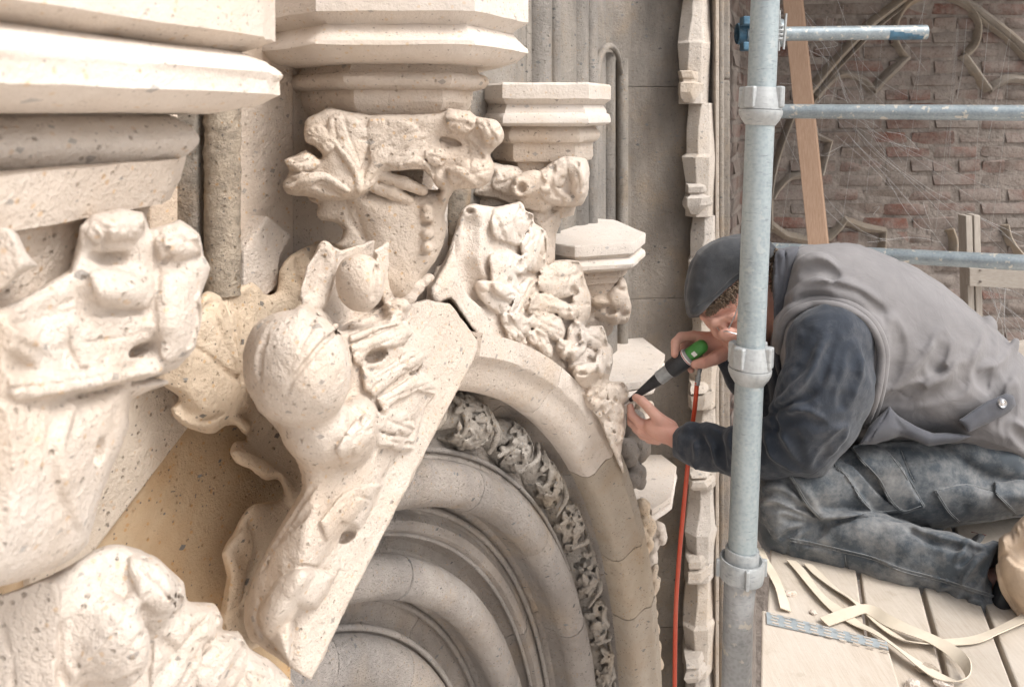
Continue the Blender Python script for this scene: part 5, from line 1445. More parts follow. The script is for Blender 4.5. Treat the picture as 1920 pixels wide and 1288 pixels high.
# joint at the foot, with its open ring
o = pole_pt(1078)
MB().lathe([(0.0262, 0.0), (0.0370, -0.004), (0.0385, 0.004), (0.0385, 0.026), (0.0368, 0.030), (0.0340, 0.030), (0.0325, 0.026), (0.0262, 0.020)], o, ax, 40, hole=True).build('locking_ring', M['galv_cup'], st, smooth=True, auto=35)
MB().lathe([(0.0248, 0.02), (0.0285, 0.02), (0.0290, 0.044), (0.0278, 0.047), (0.0248, 0.047)], o, ax, 40, hole=True).build('collar', M['galv_cup'], st, smooth=True, auto=35)
for aa, l in ((-1.62, 0.034), (0.0, 0.030), (3.1, 0.030)):
    q = np.array([math.cos(aa), math.sin(aa), 0.0]); sd = np.array([-math.sin(aa), math.cos(aa), 0.0])
    MB().box(o + ax * 0.013 + q * 0.0395, (0.010, 0.007, l), ax=(q, sd, ax)).build('lug', M['galv_cup'], st, bevel=0.002)
lo0, lo1 = P(1388, 1086, PDp), P(1378, 1420, PDp)
MB().tube([lo0 + np.array([0, 0, 0.0]), P(1386, 1110, PDp), P(1384, 1150, PDp), lo1], [0.0275, 0.0268, 0.0256, 0.0256], 40).build('lower_tube', M['galv_dark'], st, smooth=True, auto=50)

# second standard behind, carrying the rails
st2 = thing('scaffold_standard', 'far scaffold pole almost wholly hidden behind the nearest one', 'scaffold pole', P(1405, 1300, 2.78))
MB().tube([P(1434, -300, 2.78), P(1392, 1250, 2.78)], 0.0243, 24).build('tube', M['galv_rail'], st2, smooth=True, auto=50)
def rail(label, pts, mat, r=0.0243):
    t = thing('scaffold_rail', label, 'scaffold tube', pts[0])
    o = MB().lathe([(r * 0.82, 0.0), (r, 0.0), (r, float(np.linalg.norm(np.array(pts[1]) - np.array(pts[0])))), (r * 0.82, float(np.linalg.norm(np.array(pts[1]) - np.array(pts[0]))))], pts[0], np.array(pts[1]) - np.array(pts[0]), 32, hole=True)
    o.build('tube', mat, t, smooth=True, auto=50)
    return t
rail('long upper scaffold rail splashed with mortar, at the level of the brick tracery', (P(1446, 209, 2.74), P(2000, 213, 2.36)), M['galv_rail'])
rail('scaffold rail passing just behind the worker\'s back', (P(1446, 468, 2.82), P(2000, 497, 2.36)), M['galv_rail'])
sr = rail('short scaffold tube end with blue paint, uppermost in the picture', (P(1400, 65, 2.72), P(1737, 61, 2.66)), M['galv_rail'])
pa, pb = P(1664, 62.1, 2.673), P(1728, 61.2, 2.662)
MB().tube([pa, pb], 0.0246, 32, cap=False).build('paint_band', M['bluepaint'], sr, smooth=True)
cp = thing('scaffold_coupler', 'blue tube clamp with bolts behind the top of the nearest pole', 'clamp', P(1400, 100, 2.7))
MB().lathe([(0.0250, -0.05), (0.036, -0.05), (0.040, -0.02), (0.040, 0.02), (0.036, 0.05), (0.0250, 0.05)], P(1409, 64, 2.74), (1, 0, 0), 20, hole=True).build('half_clamp', M['bluepaint'], cp, smooth=True, auto=40)
for y in (40, 88):
    MB().box(P(1404, y, 2.68), (0.05, 0.05, 0.028)).build('clamp_ear', M['bluepaint'], cp, bevel=0.004)
MB().lathe([(0.0250, -0.014), (0.047, -0.014), (0.047, 0.0), (0.0250, 0.0)], P(1466, 62, 2.69), (1, 0, 0.02), 20, hole=True).build('flange', M['galv_rail'], cp, smooth=True, auto=40)
for x in (1462,):
    for y in (50, 58, 66, 74):
        MB().tube([P(x - 8, y, 2.62), P(x + 6, y, 2.62)], 0.006, 10).build('bolt', M['galv_cup'], cp, smooth=True, auto=50)
MB().tube([P(1474, 26, 2.60), P(1469, 93, 2.60)], 0.004, 10).build('pin', M['galv_cup'], cp, smooth=True, auto=50)
MB().tube([P(1462, 20, 2.62), P(1460, 96, 2.62)], 0.004, 10).build('pin', M['galv_cup'], cp, smooth=True, auto=50)

# ------------------------------------------------------------------ scaffold deck
DZ = -0.82
PV = np.array([0.352, 1.0, 0.0]); PV /= np.linalg.norm(PV)          # along the planks
PW = np.array([PV[1], -PV[0], 0.0])                                 # across them, to the right

def along(name, c1, c2, dust, sc=24):
    t = NT(name, 0.8, 0.2)
    ang_ = math.atan2(PV[0], PV[1])
    vec = t.mapping((11, 0.9, 9), (0, 0, ang_))
    c = t.mix(t.ramp(t.noise(sc, 6, 0.6, vec=vec, dist=0.3), [(0.3, 0), (0.7, 1)]), c1, c2)
    c = t.mix(t.math('MULTIPLY', t.ramp(t.noise(6, 6, 0.7), [(0.38, 0), (0.62, 1)]), dust), c, (0.51, 0.465, 0.41))
    c = t.mix(t.math('MULTIPLY', t.ramp(t.noise(16, 5, 0.7), [(0.60, 0), (0.70, 1)]), 0.35), c, (0.27, 0.22, 0.17))
    c = t.mix(t.math('MULTIPLY', t.ramp(t.noise(120, 4, 0.7), [(0.66, 0), (0.72, 1)]), 0.5), c, (0.25, 0.21, 0.17))
    oi = t.new('ShaderNodeObjectInfo'); hs = t.new('ShaderNodeHueSaturation'); t.l.new(c, hs.inputs['Color'])
    t.l.new(t.math('ADD', t.math('MULTIPLY', oi.outputs['Random'], 0.2), 0.9), hs.inputs['Value'])
    t.color(hs.outputs[0]); t.bump(t.noise(sc * 2.2, 4, 0.6, vec=vec), 0.3, 0.002); t.bump(t.noise(90, 4, 0.7), 0.25, 0.002)
    return t.m
M['plank'] = along('dusty_scaffold_plank', (0.37, 0.315, 0.255), (0.46, 0.405, 0.34), 0.6)
M['board'] = along('pale_loose_board', (0.41, 0.35, 0.285), (0.50, 0.44, 0.375), 0.5, 30)
deck = thing('scaffold_deck', 'pale dusty plank deck of the scaffold under the worker', 'deck', (0.75, 1.5, DZ - 0.05))
def on_deck(px, py, z=DZ):
    d = -z * FPX / (py - HZ); return np.array([(px - 960) / FPX * d, d, z])
P0 = on_deck(1433, 1160)
edges = [0.0, 0.155, 0.255, 0.345, 0.50, 0.66, 0.82]
for i in range(len(edges) - 1):
    a, b = edges[i] + 0.004, edges[i + 1] - 0.004
    y0, y1 = -0.55, 0.62
    poly = [P0 + PW * a + PV * y0, P0 + PW * b + PV * y0, P0 + PW * b + PV * y1, P0 + PW * a + PV * y1]
    MB().prism([q - np.array([0, 0, 0.036 + 0.002 * (i % 2)]) for q in poly], (0, 0, 0.036)).build('plank', M['plank'], deck, bevel=0.003)
for y in (-0.4, 0.5):
    MB().box(P0 + PW * 0.4 + PV * y - np.array([0, 0, 0.075]), (0.85, 0.09, 0.06), ax=(PW, PV, np.array([0, 0, 1.0]))).build('transom', M['greywood_h'], deck)
lb = thing('loose_board', 'loose pale board with a toothed steel strip lying at the lower edge', 'board', on_deck(1540, 1250))
BZ = DZ + 0.022
c = [on_deck(1429, 1142, BZ), on_deck(1668, 1222, BZ), on_deck(1720, 1400, BZ), on_deck(1424, 1400, BZ)]
MB().prism([q - np.array([0, 0, 0.021]) for q in c], (0, 0, 0.021)).build('plank', M['board'], lb, bevel=0.0025)
M['plate'] = galvanised('zinc_nail_plate', (0.30, 0.345, 0.37), (0.40, 0.44, 0.46), 0.0, rough=0.5)
c = [on_deck(1437, 1148, BZ + 0.0012), on_deck(1663, 1204, BZ + 0.0012), on_deck(1666, 1219, BZ + 0.0012), on_deck(1438, 1170, BZ + 0.0012)]
pl = MB().prism(c, (0, 0, 0.0015)).build('nail_plate', M['plate'], lb)
pa = c[0]; e1 = c[1] - c[0]; e2 = c[3] - c[0]
for i in range(9):
    for j in range(4):
        if (i + j) % 1 == 0:
            q0 = pa + e1 * (0.03 + i * 0.111 + 0.012 * (j % 2)) + e2 * (0.14 + j * 0.24)
            u1 = e1 / np.linalg.norm(e1); u2 = e2 / np.linalg.norm(e2)
            MB().box(q0 + np.array([0, 0, 0.0022]) + u1 * 0.006, (0.010, 0.0022, 0.0012), ax=(u1, np.cross([0, 0, 1.0], u1), np.array([0, 0, 1.0]))).build('tooth_slot', M['board'], pl)
# ------------------------------------------------------------------ the kneeling worker
M['skin'] = plain('skin', (0.54, 0.315, 0.25), 0.5, 0.35, var=0.14, sc=16, bump=0.3, bs=160, bd=0.0018, dust=0.5, dust_col=(0.52, 0.225, 0.17), dust_sc=14, dust_lo=0.42, dust_hi=0.68).m
M['skin'].node_tree.nodes['Principled BSDF'].inputs['Subsurface Weight'].default_value = 0.12
M['skin'].node_tree.nodes['Principled BSDF'].inputs['Subsurface Radius'].default_value = (0.01, 0.004, 0.002)
M['vest'] = fabric('grey_work_vest', (0.175, 0.168, 0.17), 0.4, (0.245, 0.232, 0.225), dust_sc=6, weave=700, crease=0.22)
M['vest_dark'] = fabric('dark_vest_trim', (0.075, 0.078, 0.09), 0.35, (0.16, 0.155, 0.155))
M['fleece'] = fabric('charcoal_fleece', (0.030, 0.036, 0.047), 0.55, (0.135, 0.135, 0.14), dust_sc=14, dust_lo=0.50, dust_hi=0.76, weave=500, bump=0.6, crease=0.2)
M['trousers'] = fabric('dusty_slate_trousers', (0.066, 0.078, 0.090), 0.9, (0.32, 0.315, 0.305), dust_sc=13, dust_lo=0.42, dust_hi=0.72)
M['felt'] = fabric('charcoal_felt', (0.036, 0.039, 0.044), 0.3, (0.12, 0.12, 0.12), dust_sc=14, weave=420, bump=0.8)
M['hair'] = plain('grey_brown_hair', (0.16, 0.115, 0.08), 0.5, 0.4, var=0.5, sc=120, bump=0.6, bs=240, bd=0.003, dust=0.5, dust_col=(0.36, 0.30, 0.24), dust_sc=90).m
M['steel'] = plain('bright_steel', (0.62, 0.62, 0.63), 0.28, 0.5, metal=1.0, var=0.1, bump=0.05).m
M['leather'] = plain('buff_boot_leather', (0.44, 0.34, 0.25), 0.75, 0.25, var=0.2, sc=12, bump=0.5, bs=110, bd=0.003, dust=0.5, dust_col=(0.55, 0.47, 0.38), dust_sc=8).m
M['rubber'] = plain('black_rubber', (0.022, 0.024, 0.028), 0.55, 0.4, var=0.3, sc=30, bump=0.1, dust=0.35, dust_col=(0.12, 0.12, 0.12), dust_sc=20).m

man = thing('person', 'kneeling worker in grey vest, dark cap and dusty trousers, bent over a chisel tool', 'person', on_deck(1640, 1090))
MD = 1.55
# ---- body: one continuous figure (head, neck, trunk, arms with hands, legs)
V = Vol(1158, 2010, 446, 1186, -330, 330, MD, 3.0)
# skull, face, neck
face = [(1312, 584), (1321, 597), (1329, 609), (1338, 616), (1348, 619), (1352, 628), (1360, 640), (1374, 656), (1400, 668), (1440, 660), (1452, 560), (1430, 480), (1380, 470), (1330, 490), (1306, 540)]
V.slab(face, 56, 34, bulge=48, br=62, e=10, smooth=2)
V.slab(face, 60, 80, e=34, k=20, smooth=2)
V.tube([(1318, 594, 40), (1340, 606, 16), (1372, 596, 2), (1396, 580, 0)], [7, 8, 8, 6], 7)   # brow ridge
V.ell((1366, 626, 4), (20, 13, 12), 9)                                                   # cheek
V.tube([(1338, 612, 52), (1345, 624, 50), (1350, 628, 50)], [9, 8, 8], 6)                # nose
V.ell((1358, 611, 4), (11, 5, 8), 4, rot=-22, sub=True)                                  # eye socket
V.ell((1358, 611, 10), (8, 4.5, 7), 2, rot=-22)
V.groove([(1348, 606), (1360, 602), (1374, 598)], 2.2, 0, k=3)
V.groove([(1330, 596), (1350, 590), (1372, 582)], 1.8, 0, k=3)
V.groove([(1358, 640), (1370, 640), (1382, 636)], 2.4, 0, k=3)
V.ell((1424, 572, -2), (10, 20, 8), 4, rot=-15)                                          # ear
V.tube([(1412, 590, 66), (1470, 570, 70), (1530, 590, 60)], [50, 56, 70], 20)
# trunk
V.tube([(1560, 610, 60), (1640, 620, 60), (1760, 720, 50), (1880, 830, 40)], [90, 96, 90, 70], 30)
V.ell((1560, 620, 60), (70, 90, 150), 30)
# near arm
V.tube([(1565, 650, -70), (1548, 740, -88), (1505, 835, -86)], [58, 52, 42], 16)
V.tube([(1500, 836, -84), (1400, 850, -20), (1330, 840, 36), (1270, 822, 78)], [40, 34, 26, 20], 14)
# near hand
V.ell((1236, 806, 96), (32, 21, 20), 10, rot=28)
V.ell((1252, 812, 88), (26, 19, 20), 10, rot=24)
V.tube([(1258, 800, 84), (1236, 786, 80), (1217, 765, 82), (1204, 752, 90), (1192, 745, 98)], [13, 12, 9.5, 9, 7.5], 3)        # thumb
V.tube([(1222, 800, 100), (1199, 792, 104), (1184, 777, 108), (1182, 762, 112)], [10.5, 9, 8, 6.5], 2.5)                         # forefinger
V.tube([(1222, 812, 108), (1199, 806, 116), (1184, 792, 124), (1182, 775, 128)], [10.5, 9, 8.2, 6.5], 2.5)                       # middle
V.tube([(1226, 820, 112), (1206, 816, 124), (1193, 804, 134), (1190, 786, 138)], [10, 8.6, 7.8, 6.2], 2.5)                       # ring
V.tube([(1234, 826, 114), (1217, 824, 128), (1206, 814, 138), (1203, 800, 142)], [8.5, 7.5, 6.8, 5.6], 2.5)                      # little
# far arm and hand
V.tube([(1545, 640, 190), (1490, 720, 200), (1440, 740, 180)], [56, 48, 38], 16)
V.tube([(1440, 738, 178), (1404, 690, 130), (1368, 656, 96)], [36, 28, 19], 12)
V.ell((1338, 648, 98), (36, 24, 18), 10, rot=8)
V.tube([(1330, 634, 100), (1300, 630, 104), (1277, 632, 100), (1267, 642, 88), (1265, 664, 78)], [12, 10, 9.5, 9, 7.5], 2.5)     # forefinger round the tool
V.tube([(1334, 640, 108), (1304, 640, 122), (1284, 648, 118), (1276, 664, 104), (1280, 682, 92)], [11, 10, 9, 8.5, 7], 2.5)
V.tube([(1338, 650, 112), (1312, 652, 130), (1296, 662, 124), (1292, 678, 108), (1296, 694, 96)], [11, 9.5, 9, 8, 6.5], 2.5)
V.tube([(1344, 658, 110), (1324, 664, 128), (1312, 676, 122), (1310, 690, 108)], [10, 8, 7.5, 6], 2.5)
V.tube([(1362, 660, 84), (1340, 672, 66), (1320, 680, 58), (1304, 683, 60)], [15, 13, 11, 9], 3)                                 # thumb
# legs
for dw, k in ((0, 1.0), (190, 0.96)):
    V.tube([(1900, 900, 40 + dw), (1700, 912, 30 + dw), (1490, 948, 20 + dw)], [52, 52, 40], 16)
    V.tube([(1480, 970, 10 + dw), (1640, 1025, -55 + dw), (1856, 1090, -135 + dw)], [36, 38, 28], 12)
    if dw == 0: V.tube([(1850, 1090, -136), (1920, 1094, -176), (1955, 1120, -186)], [26, 26, 22], 10)
body = V.mesh('body', M['skin'], man)

# ---- cap
V = Vol(1278, 1468, 434, 604, -50, 170, MD, 2.6)
V.slab([(1292, 588), (1287, 560), (1289, 530), (1296, 501), (1309, 477), (1332, 458), (1358, 447), (1392, 444), (1425, 450), (1450, 468), (1446, 486), (1412, 508), (1388, 524), (1358, 547), (1334, 569), (1314, 588), (1301, 593)], 2, 70, bulge=36, br=50, e=7, smooth=2)
V.slab([(1292, 588), (1287, 560), (1289, 530), (1296, 501), (1309, 477), (1332, 458), (1358, 447), (1392, 444), (1425, 450), (1450, 468), (1446, 486), (1412, 508), (1388, 524), (1358, 547), (1334, 569), (1314, 588), (1301, 593)], 50, 90, e=30, k=20, smooth=2)
V.groove([(1300, 582), (1334, 560), (1366, 534), (1396, 512)], 2.4, 0, k=3, taper=False)
V.rough(1.4, 40, 91).rough(0.6, 12, 92)
V.mesh('cap', M['felt'], man)
# ---- hair under the cap and at the nape
g = np.random.default_rng(4)
pt = lambda u, v, w: P(u, v, MD + w * MD / FPX)
hb = MB()
def curl_lock(u, v, w, du, dv, n=9, r=1.5, rad=3.4):
    a0 = g.uniform(0, 6.28); pp = []
    for i in range(n):
        t = i / (n - 1); a = a0 + t * g.uniform(5.5, 8.5)
        pp.append(pt(u + du * t + rad * math.cos(a) * (0.4 + t * 0.6), v + dv * t + rad * math.sin(a) * (0.4 + t * 0.6), w + 2.5 * math.sin(a)))
    hb.tube(pp, [r * MD / FPX * (1 - 0.5 * i / n) for i in range(n)], 5, cap=False)
for i in range(260):
    t = g.uniform(0, 1); x = 1324 + 76 * t; y = 581 - 66 * t ** 0.92
    dpt = abs(g.normal()) * 7 * (0.35 + 0.75 * math.sin(math.pi * min(1, t * 0.9 + 0.1)))
    curl_lock(x + dpt * 0.35, y + dpt * 0.9, 32 - 36 * math.sin(1.45 * t + 0.2) - g.uniform(0, 5), g.uniform(-3, 9), g.uniform(5, 15) * (0.5 + t * 0.6))
for i in range(120):
    v = g.uniform(466, 540)
    curl_lock(1450 + g.normal() * 4 + (5 if v < 492 else 0), v, 24 + g.normal() * 16, g.uniform(-3, 5), g.uniform(4, 12), rad=3.0)
hb.build('hair', M['hair'], man, smooth=True, fix=False)['kind'] = 'stuff'
# ---- glasses
gl = MB()
pt = lambda u, v, w: P(u, v, MD + w * MD / FPX)
gl.tube([pt(1386, 566, -10), pt(1378, 592, -14), pt(1366, 617, -14)], 0.0012, 8)
gl.tube(smooth_line([pt(1346, 616, 14), pt(1352, 622, 2), pt(1362, 621, -10), pt(1372, 624, -14), pt(1386, 628, -14)], 4), 0.0013, 8)
gl.tube(smooth_line([pt(1346, 616, 14), pt(1341, 612, 30), pt(1338, 614, 50)], 4), 0.0012, 8)
gl.build('glasses', M['steel'], man, smooth=True, auto=60)

# ---- vest
V = Vol(1436, 2010, 446, 915, -250, 290, MD, 3.2, 4.0)
vest = [(1493, 468), (1520, 460), (1560, 457), (1610, 461), (1660, 478), (1720, 508), (1780, 548), (1840, 595), (1890, 640), (1932, 690), (1965, 760), (1985, 850), (1985, 905), (1910, 896), (1840, 878), (1780, 850), (1740, 840), (1700, 834), (1640, 838), (1590, 830), (1560, 780), (1480, 720), (1458, 660), (1456, 600), (1466, 540), (1480, 490)]
V.slab(vest, 10, 240, bulge=118, br=150, e=26, smooth=2)
V.slab([(1470, 620), (1490, 590), (1540, 575), (1600, 588), (1640, 625), (1655, 690), (1640, 760), (1600, 800), (1500, 800), (1470, 700)], -60, 200, bulge=60, br=90, e=30, k=40, smooth=2)
# armhole piping
V.ridge([(1462, 640), (1468, 608), (1490, 586), (1530, 573), (1575, 575), (1615, 594), (1640, 622), (1652, 660), (1648, 705), (1636, 750)], 6, -4, k=3, taper=False)
V.ridge([(1458, 640), (1462, 600), (1486, 576), (1530, 563), (1580, 566), (1624, 586), (1650, 616), (1662, 660), (1656, 710)], 7, 0, k=8)
# folds
def fold(pts, r=14, d=4, gr=True, k=16):
    V.ridge(pts, r, d + r * 0.55, k=k)
    if gr: V.groove([(a + 7, b + 11) for a, b in pts], r * 0.75, -r * 0.2, k=k)
fold([(1500, 545), (1540, 532), (1600, 545), (1650, 575)], 9)
fold([(1496, 500), (1530, 490), (1560, 505)], 9)
fold([(1478, 560), (1520, 548), (1580, 556), (1625, 578)], 8)
fold([(1672, 600), (1678, 640), (1668, 690), (1655, 730)], 14)
fold([(1765, 620), (1750, 660), (1700, 720), (1655, 745)], 14)
fold([(1760, 640), (1745, 680), (1765, 690)], 12)
fold([(1855, 600), (1850, 650), (1835, 680), (1850, 700)], 14)
fold([(1905, 640), (1880, 690), (1845, 700), (1862, 720), (1868, 760)], 12)
fold([(1800, 680), (1790, 710), (1740, 735), (1690, 745)], 15)
fold([(1640, 742), (1700, 728), (1715, 718)], 10)
fold([(1866, 700), (1870, 740), (1864, 790)], 10)
fold([(1900, 720), (1890, 760), (1880, 800)], 9)
fold([(1760, 840), (1830, 830), (1900, 850)], 10)
fold([(1890, 790), (1915, 815), (1940, 830)], 10)
V.groove([(1712, 740), (1745, 765), (1790, 790), (1815, 805)], 3.0, 0, k=3)
V.groove([(1645, 698), (1670, 720), (1700, 745), (1712, 738)], 3.0, 0, k=3)
V.groove([(1790, 850), (1850, 865), (1920, 882)], 2.5, 0, k=3, taper=False)
V.rough(2.4, 55, 101).rough(1.0, 22, 102)
ARM = smooth_line([(1461, 660), (1462, 634), (1470, 604), (1492, 583), (1530, 571), (1575, 574), (1614, 593), (1640, 622), (1653, 660), (1650, 705), (1640, 752), (1622, 795)], 6)
ARMO = [(p[0] + (p[0] - 1555) * 0.045, p[1] + (p[1] - 700) * 0.06) for p in ARM]
vw = [V.surf(p[0], p[1]) for p in ARM]; vwo = [V.surf(p[0], p[1]) for p in ARMO]
V.mesh('vest', M['vest'], man)
# trim: pocket edge, strap with stud, collar
V = Vol(1590, 1925, 715, 870, -250, 60, MD, 2.4)
V.slab([(1668, 760), (1690, 790), (1702, 812), (1690, 816), (1640, 832), (1610, 834), (1630, 800)], -112, 40, bulge=18, br=30, e=5, su=0.05, sv=-0.1)
V.slab([(1676, 775), (1720, 800), (1750, 812), (1800, 812), (1820, 818), (1800, 828), (1740, 836), (1690, 815)], -112, 40, bulge=10, br=18, e=5, su=0.05)
V.groove([(1666, 766), (1650, 795), (1628, 826)], 2.0, 0, k=2, taper=False)
V.rough(1.2, 26, 103)
V.mesh('pocket', M['vest_dark'], man)
V = Vol(1786, 1918, 725, 825, -220, 60, MD, 2.2)
V.slab([(1796, 788), (1850, 752), (1886, 737), (1900, 742), (1905, 760), (1896, 770), (1850, 795), (1815, 812), (1808, 800)], -108, 34, bulge=8, br=12, e=4, su=0.16, sv=-0.05)
V.rough(0.9, 22, 105)
tabv = V.mesh('strap_tab', M['vest_dark'], man)
so = P(1879, 756, MD + (-114) * MD / FPX)
MB().lathe([(0.0085, 0.012), (0.0085, -0.001), (0.0070, -0.003), (0.0045, -0.002), (0.0030, -0.0035), (0.0005, -0.0035)], so, (0, 1, 0), 20).build('stud', M['steel'], tabv, smooth=True, auto=40)
V = Vol(1438, 1512, 456, 735, -120, 200, MD, 2.6)
V.slab([(1453, 474), (1470, 466), (1497, 464), (1497, 500), (1484, 550), (1470, 600), (1462, 650), (1466, 690), (1462, 712), (1452, 690), (1450, 640), (1453, 590), (1449, 540)], -6, 150, bulge=26, br=20, e=8, smooth=2)
V.groove([(1472, 470), (1470, 520), (1462, 580)], 3, 0, k=3)
V.ridge([(1455, 480), (1455, 540), (1456, 600), (1452, 650), (1460, 700)], 5, 0, k=4)
V.rough(1.2, 24, 107)
V.mesh('collar', M['vest_dark'], man)

# ---- fleece: near sleeve, far sleeve and the front seen beside the pole
V = Vol(1258, 1665, 565, 910, -260, 130, MD, 3.0)
V.tube([(1560, 650, -86), (1552, 720, -98), (1530, 780, -100), (1506, 828, -96)], [78, 90, 84, 68], 16)
V.ell((1560, 640, -80), (86, 64, 84), 20)
V.tube([(1512, 832, -94), (1450, 850, -58), (1390, 850, -16), (1330, 842, 30), (1290, 832, 62)], [58, 50, 44, 41, 36], 14)
V.ell((1300, 834, 52), (30, 42, 40), 8, rot=-10)
V.ell((1272, 823, 76), (16, 16, 15), 4, sub=True)
def fold(pts, r=12, d=2, gr=True, k=14):
    V.ridge(pts, r, d + r * 0.5, k=k)
    if gr: V.groove([(a + 5, b + 10) for a, b in pts], r * 0.7, -r * 0.15, k=k)
fold([(1290, 800), (1310, 815), (1316, 850), (1310, 872)], 9)
fold([(1325, 802), (1345, 825), (1350, 868)], 10)
fold([(1372, 806), (1380, 830), (1400, 872)], 11)
fold([(1432, 790), (1470, 800), (1490, 830), (1500, 865)], 12)
fold([(1440, 812), (1460, 850), (1500, 880)], 12)
fold([(1448, 765), (1490, 745), (1530, 700), (1550, 640)], 13)
fold([(1600, 650), (1595, 700), (1575, 750)], 10, k=22)
fold([(1460, 780), (1500, 775), (1540, 790)], 10)
fold([(1580, 800), (1560, 830), (1530, 860)], 10)
V.groove([(1445, 785), (1452, 798), (1456, 806)], 5, 0, k=4)
V.rough(2.0, 40, 111).rough(1.0, 16, 112)
def edge_tube(line, wa, r, off):
    wb = [V.surf(p[0], p[1]) for p in line]
    ww = np.array([min([x for x in (a_, b_) if x is not None] or [-60.0]) for a_, b_ in zip(wa, wb)])
    for _ in range(6): ww[1:-1] = (ww[:-2] + ww[1:-1] + ww[2:]) / 3
    return [P(p[0], p[1], MD + (w_ + off) * MD / FPX) for p, w_ in zip(line, ww)], r * MD / FPX
pts_, r_ = edge_tube(ARM, vw, 7.0, 0.0)
MB().tube(pts_, r_, 10).build('armhole_piping', M['vest'], man, smooth=True)
pts_, r_ = edge_tube(ARMO, vwo, 9.0, 3.0)
MB().tube(pts_, r_, 10).build('armhole_piping', M['vest'], man, smooth=True)
V.mesh('sleeve', M['fleece'], man)
V = Vol(1330, 1560, 590, 830, -20, 290, MD, 3.4)
V.tube([(1372, 668, 104), (1400, 700, 128), (1440, 742, 170)], [31, 40, 52], 12)
V.tube([(1440, 742, 170), (1490, 720, 190), (1540, 660, 180)], [54, 66, 74], 14)
V.slab([(1452, 610), (1470, 600), (1500, 700), (1520, 820), (1460, 800), (1440, 720), (1446, 660)], 0, 160, bulge=20, br=30, e=14, k=12, smooth=2)
V.ell((1366, 660, 98), (20, 20, 20), 3, sub=True)
V.rough(2.0, 36, 113)
V.mesh('sleeve', M['fleece'], man)['label'] = 'far dark sleeve half hidden by the pole'

# ---- trousers
V = Vol(1412, 2010, 770, 1192, -300, 270, MD, 2.6, 3.4)
thigh = [(1420, 968), (1420, 905), (1432, 890), (1470, 884), (1530, 862), (1590, 838), (1640, 828), (1720, 826), (1790, 850), (1860, 885), (1930, 896), (1995, 900), (1995, 962), (1909, 968), (1856, 978), (1801, 985), (1740, 990), (1641, 974), (1560, 990), (1500, 1012), (1440, 1005)]
shin = [(1420, 950), (1420, 1014), (1442, 1037), (1481, 1057), (1530, 1070), (1596, 1081), (1638, 1099), (1693, 1117), (1745, 1119), (1765, 1138), (1807, 1161), (1840, 1172), (1869, 1179), (1873, 1119), (1875, 1018), (1843, 1021), (1807, 1008), (1775, 998), (1726, 988), (1641, 962), (1560, 955), (1470, 935)]
for dw in (175, 0):
    V.slab(thigh, -22 + dw, 130, bulge=62, br=70, e=22, k=14, smooth=2, su=-0.02, c=(1640, 930))
    V.slab(shin if dw == 0 else [(a - 0.06 * (a - 1420), b - 16) for a, b in shin], -96 + dw, 110, bulge=48, br=60, su=-0.36, c=(1640, 1030), e=18, k=10, smooth=2)
V.ell((1470, 948, -40), (52, 58, 56), 18)
V.ell((1880, 868, 40), (150, 62, 118), 20, rot=12)
V.ell((1873, 1098, -178), (26, 70, 44), 10, sub=True)
# hollow between thigh and calf
V.groove([(1500, 975), (1540, 980), (1600, 972), (1650, 968)], 5, 2, k=6)
V.groove([(1640, 966), (1720, 986), (1800, 992)], 6, 2, k=6)
# creases behind the knee
def fold(pts, r=9, d=2, gr=True, k=9):
    V.ridge(pts, r, d + r * 0.5, k=k)
    if gr: V.groove([(a + 4, b + 8) for a, b in pts], r * 0.65, 0, k=k)
fold([(1535, 978), (1490, 960), (1450, 945), (1428, 945)], 8)
fold([(1535, 980), (1495, 975), (1460, 962)], 7)
fold([(1530, 985), (1490, 990), (1456, 1000)], 8)
fold([(1540, 985), (1510, 1000), (1490, 1015)], 8)
fold([(1470, 890), (1490, 910), (1530, 960)], 9)
fold([(1430, 915), (1460, 920), (1500, 945)], 8)
fold([(1700, 985), (1740, 1005), (1800, 1020), (1850, 1030)], 9)
fold([(1812, 1015), (1815, 1035), (1795, 1050)], 8)
fold([(1850, 1040), (1820, 1080), (1800, 1120)], 12)
fold([(1862, 1060), (1850, 1100), (1852, 1150)], 10)
fold([(1745, 1116), (1790, 1100), (1840, 1110)], 10)
t4 = lambda pts: ZP(1400, 760, 3.067, pts)
V.rough(0.6, 20, 119)
V.patch(t4([(245, 398), (300, 372), (480, 330), (560, 385), (640, 510), (720, 605), (600, 632), (520, 655), (425, 662), (330, 560)]), 17, e=2.2, bulge=4, br=14, depth=16)
V.patch(t4([(450, 300), (500, 288), (610, 345), (700, 440), (790, 550), (880, 606), (730, 612), (640, 522), (560, 390)]), 15, e=1.8, depth=14)
V.patch(t4([(600, 240), (640, 215), (720, 205), (810, 260), (905, 385), (1012, 580), (898, 614), (815, 540), (750, 420), (650, 310)]), 19, e=1.8, depth=16)
V.patch(t4([(1080, 492), (1250, 450), (1420, 492), (1545, 640), (1220, 682), (1150, 610)]), 8, e=1.6)
V.patch(t4([(1412, 432), (1640, 440), (1640, 640), (1560, 640), (1425, 500)]), 10, e=1.6)
